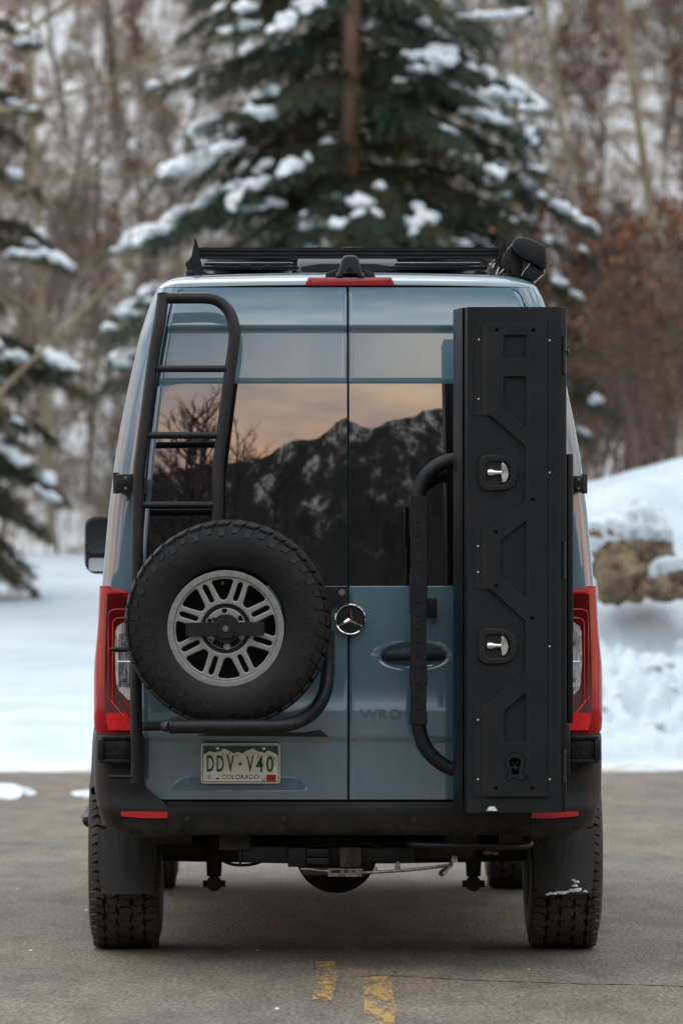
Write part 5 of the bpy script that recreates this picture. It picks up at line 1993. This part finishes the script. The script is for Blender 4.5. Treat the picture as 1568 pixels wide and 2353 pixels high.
def mesh_np(name, V, F4, mat, parent=None, smooth=False):
    me = bpy.data.meshes.new(name)
    V = np.asarray(V, dtype=np.float32)
    F4 = np.asarray(F4, dtype=np.int32)
    me.vertices.add(len(V))
    me.vertices.foreach_set('co', V.ravel())
    k_ = F4.shape[1]
    me.loops.add(F4.size)
    me.loops.foreach_set('vertex_index', F4.ravel())
    me.polygons.add(len(F4))
    me.polygons.foreach_set('loop_start', np.arange(len(F4), dtype=np.int32) * k_)
    me.update(calc_edges=True)
    me.materials.append(mat)
    if smooth:
        me.shade_smooth()
    o = bpy.data.objects.new(name, me)
    COL.objects.link(o)
    if parent is not None:
        o.parent = parent
    return o


def norm(a):
    return a / np.maximum(np.linalg.norm(a, axis=-1, keepdims=True), 1e-9)


SPH_V, SPH_F = None, None
_bm = bmesh.new()
bmesh.ops.create_icosphere(_bm, subdivisions=2, radius=1)
_bm.verts.ensure_lookup_table()
SPH_V = np.array([v.co[:] for v in _bm.verts])
SPH_F = np.array([[v.index for v in f.verts] for f in _bm.faces])
_bm.free()


class Spruce:
    def __init__(self, base, height, trunk_r, name, label, group, needle, lean=0.0):
        self.base = np.array(base, float)
        self.h = height
        self.root = tag(empty(name, tuple(base)), label, 'tree', group)
        k = MB()
        pts, rad = [], []
        for i in range(13):
            t_ = i / 12
            pts.append((lean * t_ + 0.03 * math.sin(i), 0.02 * math.cos(i * 1.3), height * t_))
            rad.append(trunk_r * (1 - t_) ** 0.8 + 0.012)
        k.tube(pts, rad, 12)
        k.build('trunk', M['bark'], self.root)
        self.needle = needle
        self.seg_a, self.seg_b, self.seg_w = [], [], []     # twigs that bear needles
        self.bark = MB()
        self.snow = []                                      # (centre, axis, radii)

    def branch(self, start, end, arch=0.12, density=1.0, snow=0.0, snow_from=0.35, spread=0.42):
        """start/end in scene metres."""
        s_ = np.array(start, float) - self.base
        e_ = np.array(end, float) - self.base
        L = np.linalg.norm(e_ - s_)
        n = 14
        T = np.linspace(0, 1, n)
        P = s_ + (e_ - s_) * T[:, None]
        P[:, 2] += arch * L * 4 * T * (1 - T) * (1 - 0.35 * T)
        P += rng.normal(0, 0.012 * L, P.shape) * np.minimum(T * 3, 1)[:, None]
        self.bark.tube([tuple(p) for p in P], [0.022 * (1 - t_) * min(L, 2) / 2 + 0.006 for t_ in T], 5, caps=False)
        D = norm(np.gradient(P, axis=0))
        ns = max(6, int(L * 17 * density))
        for side in (-1, 1):
            for j in range(ns):
                t_ = 0.12 + 0.88 * (j + rng.uniform(0, 1)) / ns
                i0 = min(int(t_ * (n - 1)), n - 2)
                f_ = t_ * (n - 1) - i0
                p = P[i0] * (1 - f_) + P[i0 + 1] * f_
                d = D[i0]
                hor = np.array([-d[1], d[0], 0.0])
                hor /= max(np.linalg.norm(hor), 1e-6)
                ang = R(rng.uniform(32, 62))
                tw = d * math.cos(ang) + hor * side * math.sin(ang)
                tw[2] -= rng.uniform(0.05, 0.45)
                tw /= np.linalg.norm(tw)
                l_ = (spread * (1 - t_) ** 0.8 * min(L, 2.0) / 1.6 + 0.12) * rng.uniform(0.6, 1.15)
                q = p + tw * l_
                q[2] -= 0.10 * l_
                m_ = p + tw * l_ * 0.5 + np.array([0, 0, 0.02])
                for a, b_ in ((p, m_), (m_, q)):
                    self.seg_a.append(a)
                    self.seg_b.append(b_)
                # secondary sprays
                for w in range(2 if l_ > 0.2 else 1):
                    u = rng.uniform(0.25, 0.9)
                    c0 = p + tw * l_ * u
                    d2 = tw + hor * side * rng.uniform(-0.9, 0.9) + np.array([0, 0, rng.uniform(-0.9, 0.0)])
                    d2 /= np.linalg.norm(d2)
                    self.seg_a.append(c0)
                    self.seg_b.append(c0 + d2 * rng.uniform(0.08, 0.2))
                if snow > 0 and t_ > snow_from and rng.uniform() < snow * 0.55:
                    c0 = p + tw * l_ * rng.uniform(0.2, 0.7)
                    self.snow.append((c0 + np.array([0, 0, 0.03]), tw, (rng.uniform(0.06, 0.13), rng.uniform(0.04, 0.07), rng.uniform(0.022, 0.045))))
        for a, b_ in zip(P[:-1], P[1:]):
            self.seg_a.append(a)
            self.seg_b.append(b_)
        if snow > 0:
            for t_ in np.arange(snow_from, 1.0, 0.045 / max(L, 0.5)):
                if rng.uniform() > snow:
                    continue
                i0 = min(int(t_ * (n - 1)), n - 2)
                f_ = t_ * (n - 1) - i0
                p = P[i0] * (1 - f_) + P[i0 + 1] * f_
                w = (0.05 + 0.07 * math.sin(math.pi * min(1, (t_ - snow_from) / (1.001 - snow_from)))) * rng.uniform(0.7, 1.2)
                self.snow.append((p + np.array([rng.uniform(-0.03, 0.03), rng.uniform(-0.08, 0.08), 0.045]), D[i0], (0.10, w * 1.3, w * 0.62)))

    def clump(self, c, L=0.35, w=0.14, h=0.07, ang=0.0, n=9):
        """A pad of snow lying at a scene position, drooping sideways by ang."""
        c = np.array(c, float) - self.base
        ax = np.array([math.cos(ang), 0, math.sin(ang)])
        for i in range(n):
            u = rng.uniform(-0.5, 0.5)
            fall = math.cos(u * math.pi) * 0.6 + 0.4
            self.snow.append((c + ax * L * u + np.array([0, rng.uniform(-0.12, 0.06), rng.uniform(-0.3, 0.3) * h]), ax, (L * 0.22 * rng.uniform(0.7, 1.2), w * 0.8 * fall, h * 0.6 * fall * rng.uniform(0.7, 1.2))))
        # boughs below it
        for i in range(10):
            a = c + ax * L * rng.uniform(-0.55, 0.55) + np.array([0, rng.uniform(-0.1, 0.15), -h * 0.4])
            d = np.array([rng.normal(0, 0.6), rng.normal(0, 0.4), -0.35])
            self.seg_a.append(a)
            self.seg_b.append(a + norm(d) * rng.uniform(0.1, 0.2))

    def done(self, per_m=95, nl=0.055, nw=0.0085):
        self.bark.build('branches', M['twigbark'], self.root)['kind'] = 'stuff'
        A = np.array(self.seg_a)
        B = np.array(self.seg_b)
        Ls = np.linalg.norm(B - A, axis=1)
        cnt = np.maximum((Ls * per_m).astype(int), 3)
        idx = np.repeat(np.arange(len(A)), cnt)
        u = rng.uniform(0, 1, len(idx))
        base = A[idx] + (B - A)[idx] * u[:, None]
        d = norm((B - A)[idx])
        rv = rng.normal(0, 1, (len(idx), 3))
        rv -= d * np.sum(rv * d, axis=1, keepdims=True)
        rv = norm(rv)
        nd = norm(d * 0.75 + rv * 0.8)
        ln = nl * rng.uniform(0.6, 1.3, len(idx))
        side = norm(np.cross(nd, rng.normal(0, 1, nd.shape))) * (nw * 0.5)
        tip = base + nd * ln[:, None]
        V = np.stack([base - side, base + side, tip + side * 0.5, tip - side * 0.5], axis=1).reshape(-1, 3)
        F4 = np.arange(len(V)).reshape(-1, 4)
        cr_ = mesh_np('crown', V, F4, self.needle, self.root)
        if self.snow:
            vs, fs = [], []
            for i, (c, ax, rad) in enumerate(self.snow):
                ax = np.array(ax) / np.linalg.norm(ax)
                sd = np.cross([0, 0, 1.0], ax)
                sd /= max(np.linalg.norm(sd), 1e-6)
                up = np.cross(ax, sd)
                nz = 1 + 0.16 * np.sin(SPH_V @ np.array([3.1, 2.3, 4.7]) * 1.3 + i) + 0.10 * np.sin(SPH_V @ np.array([-5.1, 4.3, 3.7]) + 2 * i)
                q = SPH_V * nz[:, None]
                vs.append(c + q[:, :1] * ax * rad[0] + q[:, 1:2] * sd * rad[1] + q[:, 2:] * up * rad[2])
                fs.append(SPH_F + i * len(SPH_V))
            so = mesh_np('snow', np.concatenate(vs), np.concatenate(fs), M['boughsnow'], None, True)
            rm = so.modifiers.new('join', 'REMESH')
            rm.mode = 'VOXEL'
            rm.voxel_size = 0.015
            rm.use_smooth_shade = True
            dg = bpy.context.evaluated_depsgraph_get()
            me = bpy.data.meshes.new_from_object(so.evaluated_get(dg))
            old = so.data
            so.modifiers.clear()
            so.data = me
            bpy.data.meshes.remove(old)
            co = np.zeros(len(me.vertices) * 3, dtype=np.float32)
            me.vertices.foreach_get('co', co)
            co = co.reshape(-1, 3)
            w_ = np.sin(co @ np.array([23., 11., 17.])) * np.sin(co @ np.array([-13., 19., 9.]) + 1) + 0.6 * np.sin(co @ np.array([41., -37., 29.]))
            co[:, 2] += 0.016 * w_
            me.vertices.foreach_set('co', co.ravel())
            me.update()
            so.name = 'snow'
            so.parent = self.root
            so['kind'] = 'stuff'


# ---- the big spruce straight behind the van
DT = 52.0
YT = D2Y(DT)
bx0 = at(808, 0, YT)[0]
g0 = bank_h(bx0, DT)
big = Spruce((bx0, YT, g0 - 0.1), 13.2, 0.155, 'spruce_tree', 'large snow laden spruce with a reddish trunk straight behind the van', None, M['needle'])


def tb(px, py, dy=0.0):
    return at(px, py, YT + dy)


def key(px, py, up=0.35, dy=-0.3, **kw):
    e = tb(px, py, dy)
    r = math.hypot(e[0] - bx0, e[1] - YT)
    s = (bx0, YT, e[2] + up * r)
    big.branch(s, e, **kw)


# boughs whose tips stand out in the photograph (tip position in the picture)
for (px, py, up, dy, sn) in ((365, 405, 0.30, -0.5, 0.9), (300, 560, 0.22, -0.6, 0.55), (268, 572, 0.18, -0.3, 0.7), (350, 535, 0.25, -0.2, 0.5), (470, 345, 0.25, 0.2, 0.3), (520, 440, 0.3, -0.9, 0.6), (560, 260, 0.3, -0.7, 0.5), (480, 75, 0.35, -0.3, 0.5), (505, 20, 0.35, -0.4, 0.4), (520, 480, 0.3, -1.3, 0.5), (1235, 245, 0.30, -0.5, 0.75), (1235, 335, 0.30, -0.5, 0.6), (1180, 290, 0.3, -0.9, 0.6), (1215, 20, 0.35, -0.2, 0.4), (1050, 150, 0.3, -0.9, 0.6), (1250, 390, 0.3, -0.6, 0.35), (1310, 480, 0.28, -0.6, 0.6), (1370, 520, 0.22, -0.3, 0.45), (1160, 420, 0.3, -1.2, 0.4), (1300, 655, 0.25, -0.6, 0.5), (1330, 690, 0.2, 0.0, 0.5), (275, 720, 0.2, -0.3, 0.6), (265, 835, 0.2, -0.2, 0.5), (1380, 920, 0.15, -0.3, 0.4), (1350, 1010, 0.15, -0.3, 0.4), (1365, 600, 0.2, 0.2, 0.3), (845, 520, 0.3, -1.9, 0.5), (1040, 560, 0.3, -1.6, 0.5), (640, 420, 0.3, -1.4, 0.5), (775, 548, 0.3, -1.7, 0.1), (885, 565, 0.3, -1.8, 0.1), (740, 505, 0.3, -1.5, 0.1), (900, 500, 0.3, -1.6, 0.1), (700, 560, 0.3, -1.6, 0.1), (960, 540, 0.3, -1.4, 0.1), (820, 590, 0.3, -1.9, 0.0)):
    key(px, py, up, dy, snow=sn * 0.35, snow_from=0.62)
# fill: whorls all round
z = 4.3
while z < 12.6:
    rad = 0.305 * (13.9 - z)
    nb = 10 if z < 9 else 7
    off = rng.uniform(0, 6.28)
    for q in range(nb):
        a = off + 2 * math.pi * q / nb + rng.uniform(-0.25, 0.25)
        # keep the gap that shows the trunk
        if z < 9.5 and math.sin(a) < -0.1 and abs(math.cos(a)) < 0.80:
            if abs(math.cos(a)) < 0.42 or rng.uniform() < 0.55:
                continue
        r = rad * rng.uniform(0.72, 1.05)
        zz = g0 + z + rng.uniform(-0.15, 0.15) - 1.0
        e = (bx0 + r * math.cos(a), YT + r * math.sin(a), zz - r * rng.uniform(0.20, 0.42))
        big.branch((bx0, YT, zz), e, arch=rng.uniform(0.03, 0.12), snow=rng.choice([0.0, 0.0, 0.0, 0.06]), snow_from=0.4, density=0.9)
    z += 0.40
pt = 215.0
for (x0, x1, y0, y1, ang) in ((385, 545, 325, 400, 0.42), (365, 400, 395, 410, 0.3), (560, 635, 240, 272, -0.15), (580, 665, 405, 430, 0.2), (530, 580, 430, 448, 0), (530, 605, 465, 490, 0.1), (610, 655, 455, 475, 0), (350, 400, 512, 540, 0), (265, 345, 540, 575, 0.35), (805, 885, 460, 545, -0.6), (800, 830, 465, 490, 0), (1000, 1080, 545, 565, -0.1), (500, 590, 50, 78, 0.2), (525, 590, 5, 28, 0.1), (940, 1050, 115, 150, -0.15), (945, 1010, 150, 168, 0), (905, 930, 180, 190, 0), (1112, 1192, 195, 240, -0.2), (1185, 1240, 235, 258, -0.1), (1062, 1175, 252, 285, -0.25), (1200, 1235, 285, 340, -1.0), (1110, 1160, 400, 425, 0.1), (1212, 1250, 380, 395, -0.2), (1232, 1262, 440, 460, -0.3), (1255, 1310, 455, 490, -0.4), (1320, 1365, 500, 520, -0.2), (1070, 1190, 22, 45, 0.1), (270, 320, 705, 728, 0), (328, 352, 680, 700, 0.4), (262, 305, 815, 850, -0.2), (1258, 1302, 630, 660, -0.2), (1308, 1332, 668, 690, -0.5), (1352, 1382, 905, 930, 0), (700, 720, 560, 575, 0), (1150, 1170, 440, 455, 0), (1245, 1270, 540, 560, 0)):
    cxp, cyp = (x0 + x1) / 2, (y0 + y1) / 2
    big.clump(tb(cxp, cyp, -0.9), (x1 - x0) / pt, 0.14, (y1 - y0) / pt * (0.60 if abs(ang) < 0.2 else 0.42), ang)
random.seed(3)
for i in range(18):
    px = random.gauss(800, 230)
    py = random.uniform(0, 560)
    if abs(px - 808) < 45 or abs(px - 808) > 240 + py * 0.5:
        continue
    big.clump(tb(px, py, random.uniform(-1.6, -0.2)), random.uniform(0.06, 0.16), 0.06, random.uniform(0.03, 0.06), random.uniform(-0.3, 0.3), n=4)
big.done(per_m=120)

# ---- spruce at the left edge, only its boughs reach into the picture
DL = 58.5
YL = D2Y(DL)
lx = at(-190, 0, YL)[0]
gl_ = bank_h(lx, DL)
lf = Spruce((lx, YL, gl_ - 0.1), 11.0, 0.15, 'spruce_tree', 'spruce at the left picture edge with drooping snowy boughs', None, M['needle_dk'])
for (px, py, up, dy, sn) in ((85, 95, 0.3, -0.3, 0.6), (85, 255, 0.3, -0.4, 0.7), (60, 330, 0.3, 0.2, 0.3), (165, 620, 0.25, -0.4, 0.8), (120, 560, 0.2, 0.4, 0.3), (95, 440, 0.3, 0, 0.3), (175, 860, 0.25, -0.5, 0.85), (60, 870, 0.2, -0.9, 0.7), (205, 905, 0.18, 0.0, 0.4), (75, 1075, 0.22, -0.8, 0.7), (150, 1140, 0.25, -0.4, 0.7), (80, 1360, 0.6, -0.4, 0.15), (110, 1230, 0.45, -0.2, 0.25), (20, 1330, 0.5, -0.9, 0.2), (130, 1010, 0.3, 0.3, 0.3), (40, 980, 0.3, -1.0, 0.3), (55, 1180, 0.4, -1.0, 0.4)):
    e = at(px, py, YL + dy)
    r = math.hypot(e[0] - lx, e[1] - YL)
    lf.branch((lx, YL, e[2] + up * r), e, snow=sn * 0.15, snow_from=0.7)
z = 1.0
while z < 10.6:
    rad = 0.20 * (11.2 - z)
    off = rng.uniform(0, 6.28)
    for q in range(8):
        a = off + 2 * math.pi * q / 8
        if math.cos(a) > 0.75 and rng.uniform() < 0.5:
            continue
        zz = gl_ + z
        r = rad * rng.uniform(0.7, 1.0)
        lf.branch((lx, YL, zz), (lx + r * math.cos(a), YL + r * math.sin(a), zz - r * 0.4), snow=0.02, snow_from=0.7, density=0.8)
    z += 0.5
for (x0, x1, y0, y1, ang) in ((30, 80, 85, 105, 0.1), (25, 85, 232, 256, -0.35), (20, 110, 568, 592, -0.05), (100, 175, 575, 612, -0.45), (95, 180, 805, 850, -0.45), (5, 70, 800, 830, -0.2), (10, 70, 1030, 1075, -0.5), (80, 140, 1120, 1150, -0.5), (0, 40, 865, 880, 0)):
    lf.clump(at((x0 + x1) / 2, (y0 + y1) / 2, YL - 0.7), (x1 - x0) / 190.0, 0.14, (y1 - y0) / 190.0 * 0.5, ang)
lf.done(per_m=120, nl=0.065, nw=0.010)


# ---- leafless trees
def bare_tree(seed, height, r0, nbr, up=0.75, curve=0.06, twigs=7, fork=0.35, leaf=0):
    """Returns (trunk MB, branch MB, leaf quads)."""
    rg = random.Random(seed)
    tr, br = MB(), MB()
    pts = []
    lx_, ly_ = 0.0, 0.0
    ph = rg.uniform(0, 6)
    for i in range(11):
        t_ = i / 10
        pts.append(Vector((curve * height * math.sin(t_ * 2.2 + ph) - curve * height * math.sin(ph), curve * 0.6 * height * math.sin(t_ * 3 + ph * 2) - curve * 0.6 * height * math.sin(ph * 2), height * t_)))
    tr.tube(pts, [r0 * (1 - 0.88 * i / 10) for i in range(11)], 6, caps=False)
    leaves = []
    for j in range(nbr):
        t_ = 0.18 + 0.8 * (j + rg.random()) / nbr
        i0 = min(int(t_ * 10), 9)
        p = pts[i0].lerp(pts[i0 + 1], t_ * 10 - i0)
        a = rg.uniform(0, 6.28)
        l_ = height * fork * (1.15 - t_) * rg.uniform(0.6, 1.2)
        d = Vector((math.cos(a), math.sin(a), up * rg.uniform(0.6, 1.5))).normalized()
        q1 = p + d * l_ * 0.5
        d2 = (d + Vector((rg.uniform(-0.3, 0.3), rg.uniform(-0.3, 0.3), 0.35))).normalized()
        q2 = q1 + d2 * l_ * 0.5
        rr = r0 * 0.42 * (1 - 0.6 * t_)
        br.tube([p, q1, q2], [rr, rr * 0.6, rr * 0.15 + 0.002], 4, caps=False)
        for w in range(twigs):
            u = rg.uniform(0.2, 1.0)
            c = p.lerp(q1, u * 2) if u < 0.5 else q1.lerp(q2, u * 2 - 1)
            d3 = (d2 + Vector((rg.gauss(0, 0.6), rg.gauss(0, 0.6), rg.gauss(0.25, 0.4)))).normalized()
            l3 = l_ * rg.uniform(0.2, 0.55)
            m_ = c + d3 * l3 * 0.5 + Vector((0, 0, 0.02))
            e = c + d3 * l3 + Vector((rg.gauss(0, 0.05), rg.gauss(0, 0.05), 0.05)) * l3
            br.tube([c, m_, e], [rr * 0.33 + 0.002, rr * 0.22 + 0.002, 0.002], 3, caps=False)
            for v in range(2):
                d4 = (d3 + Vector((rg.gauss(0, 0.7), rg.gauss(0, 0.7), rg.gauss(0.1, 0.5)))).normalized()
                br.tube([m_, m_ + d4 * l3 * 0.5], [0.004, 0.0015], 3, caps=False)
            for v in range(leaf):
                leaves.append(c + d3 * l3 * rg.uniform(0.3, 1.1) + Vector((rg.gauss(0, 0.04), rg.gauss(0, 0.04), rg.gauss(0, 0.04))))
    return tr, br, leaves


def leaf_mesh(pts, size, rg):
    vs, fs = [], []
    for i, p in enumerate(pts):
        a = Vector((rg.gauss(0, 1), rg.gauss(0, 1), rg.gauss(0, 1))).normalized() * size * rg.uniform(0.6, 1.2)
        c = a.cross(Vector((rg.gauss(0, 1), rg.gauss(0, 1), rg.gauss(0, 1)))).normalized() * size * 0.45
        vs += [p - a * 0.5, p + c, p + a * 0.5, p - c]
        fs.append((4 * i, 4 * i + 1, 4 * i + 2, 4 * i + 3))
    return vs, fs


def tree_parts(kind, seed, height, r0, nbr, bark, twig, **kw):
    leafmat = kw.pop('leafmat', None)
    tr, br, lv = bare_tree(seed, height, r0, nbr, **kw)
    out = []
    me = bpy.data.meshes.new('trunk')
    me.from_pydata([tuple(p) for p in tr.v], [], tr.f)
    me.materials.append(bark)
    me.shade_smooth()
    out.append(('trunk', me))
    me = bpy.data.meshes.new('crown')
    me.from_pydata([tuple(p) for p in br.v], [], br.f)
    me.materials.append(twig)
    out.append(('crown', me))
    if lv:
        vs, fs = leaf_mesh(lv, 0.085, random.Random(seed))
        me = bpy.data.meshes.new('dead_leaves')
        me.from_pydata([tuple(p) for p in vs], [], fs)
        me.materials.append(leafmat or M['russetleaf'])
        out.append(('dead_leaves', me))
    return out


def plant(name, parts, loc, rz, sc, label, cat, group, tilt=(0, 0)):
    e = empty(name, loc)
    e.rotation_euler = (tilt[0], tilt[1], rz)
    e.scale = (sc, sc, sc)
    tag(e, label, cat, group)
    for nm, me in parts:
        o = bpy.data.objects.new(nm, me)
        COL.objects.link(o)
        o.parent = e
    return e


grey_kinds = [tree_parts('g', 40 + i, 5.5 + 0.5 * i, 0.055 + 0.008 * i, 26, M['greybark'], M['greytwig'], twigs=8) for i in range(4)]
oak_kinds = [tree_parts('o', 80 + i, 2.6 + 0.3 * i, 0.03, 24, M['russet'], M['russet'], up=1.5, twigs=9, fork=0.42, curve=0.10, leaf=2) for i in range(4)]
rg = random.Random(9)
# far wood on the slope
for i in range(62):
    d = rg.uniform(65.5, 92)
    half = d * 0.085
    if i < 30:
        x = CAM.x + d * 0.0156 + rg.uniform(-1.0, 1.0) * half
    else:
        x = CAM.x + rg.choice((-1, 1)) * rg.uniform(1.1, 3.0) * half
    plant('bare_tree', rg.choice(grey_kinds), (x, D2Y(d), hill_h(x, d) - 0.15), rg.uniform(0, 6.28), rg.uniform(0.7, 1.15), 'leafless grey tree in the blurred wood on the snowy slope', 'tree', 'leafless trees on the slope', (rg.gauss(0, 0.06), rg.gauss(0, 0.08)))
# low leafless brush between them, so that the snow shows through in patches
brush_kinds = [tree_parts('b', 140 + i, 2.1 + 0.25 * i, 0.026, 22, M['greybark'], M['greytwig'], up=1.1, twigs=8, fork=0.45, curve=0.09) for i in range(4)]
for i in range(290):
    d = rg.uniform(65.5, 88)
    x = CAM.x + d * 0.0156 + rg.uniform(-1.0, 1.0) * d * 0.085 * (1.0 if i < 190 else 2.8)
    if mnoise.noise((x * 0.4, d * 0.4, 1.0)) < -0.12:
        continue
    plant('bare_shrub', rg.choice(brush_kinds), (x, D2Y(d), hill_h(x, d) - 0.1), rg.uniform(0, 6.28), rg.uniform(0.6, 1.2), 'low leafless grey shrub in the blurred brush on the snowy slope', 'shrub', 'leafless shrubs on the slope', (rg.gauss(0, 0.1), rg.gauss(0, 0.1)))
# russet oak scrub, thickest on the right
for i in range(82):
    right = i < 68
    d = rg.uniform(50, 84) if right else rg.uniform(64, 80)
    px = rg.uniform(1190, 1700) if right else rg.uniform(-50, 700)
    x = CAM.x + (px - VX) * d / FOC
    zb2 = max(bank_h(x, d) if d < 66 else -9, hill_h(x, d) if d > 65 else -9)
    plant('oak_shrub', rg.choice(oak_kinds), (x, D2Y(d), zb2 - 0.1), rg.uniform(0, 6.28), rg.uniform(0.65, 1.05), 'russet oak scrub with dead leaves right of the big spruce' if right else 'russet oak shrub among the grey trees on the slope left of the big spruce', 'shrub', 'russet oak scrub' if right else 'oak shrubs on the left slope', (rg.gauss(0, 0.08), rg.gauss(0, 0.10)))

# pale aspens that can be told apart
def aspen(px, py0, px1, py1, d, r0, seed, label, nbr=12):
    """Trunk leans from (px, py0) low down to (px1, py1) high up in the picture."""
    p0, p1 = Vector(at(px, py0, D2Y(d))), Vector(at(px1, py1, D2Y(d)))
    v = (p1 - p0)
    H = v.length * 1.5
    tr, br, lv = bare_tree(seed, H, r0, nbr, up=0.9, curve=0.012, twigs=5, fork=0.30)
    e = empty('aspen_tree', p0)
    e.rotation_euler = Vector((0, 0, 1)).rotation_difference(v.normalized()).to_euler()
    tag(e, label, 'tree', 'pale aspens')
    tr.build('trunk', M['aspen'], e)
    br.build('crown', M['aspen'], e, smooth=0)
aspen(1585, 1080, 1450, 0, 57, 0.085, 61, 'pale aspen trunk leaning left at the upper right edge')
aspen(1172, 700, 1172, 0, 60, 0.075, 62, 'upright pale aspen trunk just right of the big spruce', 8)
aspen(1330, 560, 1230, -40, 60, 0.05, 66, 'thin leaning aspen between the spruce and the upper right trunk', 8)
aspen(120, 1250, 95, 0, 62, 0.07, 63, 'olive tinted aspen trunk behind the left spruce boughs', 20)
# an aspen just outside the left edge whose long pale limbs cross the upper left
dA = 49.0
ax0 = at(-88, 0, D2Y(dA))[0]
gz = bank_h(ax0, dA)
ar = empty('aspen_tree', (ax0, D2Y(dA), gz - 0.1))
tag(ar, 'aspen at the left edge whose long pale limbs cross the upper left', 'tree', 'pale aspens')
o0 = Vector(ar.location)
b0 = MB()
b0.tube([Vector((0.03 * math.sin(q), 0.02 * math.cos(q), q * 0.9)) for q in range(12)], [0.10 * (1 - q / 13) for q in range(12)], 8)
b0.build('trunk', M['aspen'], ar)
for i, pts in enumerate((((-88, 275), (60, 240), (240, 190), (330, 150), (420, 110), (520, 80)), ((-88, 500), (60, 430), (180, 410), (340, 405)), ((-88, 985), (20, 880), (130, 770), (260, 640), (310, 585)), ((-88, 140), (80, 60), (200, -20)))):
    b0 = MB()
    path = smooth_path([Vector(at(a, c_, D2Y(dA) + (0.3 * math.sin(a) if q else 0))) - o0 for q, (a, c_) in enumerate(pts)], 4)
    b0.tube(path, [0.030 * (1 - 0.8 * q / len(path)) for q in range(len(path))], 6)
    lm = b0.build('limb', M['aspen'], ar)
    tw = MB()
    for q in range(26):
        c = path[rg.randrange(3, len(path))]
        dv = Vector((rg.uniform(-0.3, 0.8), rg.gauss(0, 0.3), rg.uniform(-0.7, 0.7))).normalized() * rg.uniform(0.2, 0.6)
        tw.tube([c, c + dv * 0.5, c + dv + Vector((0, 0, 0.05))], [0.009, 0.006, 0.002], 4, caps=False)
    tw.build('twigs', M['aspen'], lm, smooth=0)['kind'] = 'stuff'

# ---- under-growth on the slope: stems and twigs too many to count
n = 52000
d = rng.uniform(64.5, 90, n)
x = CAM.x + d * 0.0156 + np.where(np.arange(n) < 26000, 1.25, 3.4) * rng.uniform(-1, 1, n) * d * 0.085
zb3 = 1.35 + (d - 66) * 0.68 + 0.018 * x
cl_ = np.array([mnoise.noise((a * 0.35, c * 0.35, 2)) for a, c in zip(x, d)])
keep = cl_ > rng.uniform(-0.15, 0.55, n)
d, x, zb3 = d[keep], x[keep], zb3[keep]
n = len(d)
hgt = rng.uniform(0.5, 2.2, n)
base = np.stack([x, d + CAM.y, zb3 - 0.4], axis=1)
lean = rng.normal(0, 0.22, (n, 3))
lean[:, 2] = 1
tip = base + norm(lean) * hgt[:, None]
a = rng.uniform(0, math.pi, n)
side = np.stack([np.cos(a), np.sin(a), np.zeros(n)], axis=1) * rng.uniform(0.005, 0.014, n)[:, None]
V = np.stack([base - side, base + side, tip + side * 0.2, tip - side * 0.2], axis=1).reshape(-1, 3)
tag(mesh_np('undergrowth', V, np.arange(len(V)).reshape(-1, 4), M['greytwig']), 'thin leafless stems of undergrowth all over the slope', 'undergrowth', kind='stuff')

# ---- bare trees behind the camera whose mirror image stands in the left window
for i, (px, d, hgt, sd) in enumerate(((395, 44, 16, 90), (440, 38, 13.5, 91), (545, 46, 14, 92), (365, 34, 12.5, 93), (1010, 75, 15, 94), (478, 50, 16, 95), (418, 60, 19, 96), (380, 52, 17, 97), (460, 66, 20, 98), (500, 70, 18, 99), (350, 60, 19, 100))):
    az, el = mirror_dir(px, 1100)
    parts = tree_parts('r', sd, hgt, 0.22, 46, M['darkbark'], M['darkbark'], twigs=12, fork=0.36)
    x_, y_ = math.sin(az) * d, -math.cos(az) * d
    plant('bare_tree', parts, (AX(px, 0.0) + x_, y_, -0.1), sd, 1.0, 'tall leafless tree mirrored in the rear window' if i != 4 else 'leafless tree mirrored at the right end of the rear window', 'tree', 'leafless trees mirrored in the glass')
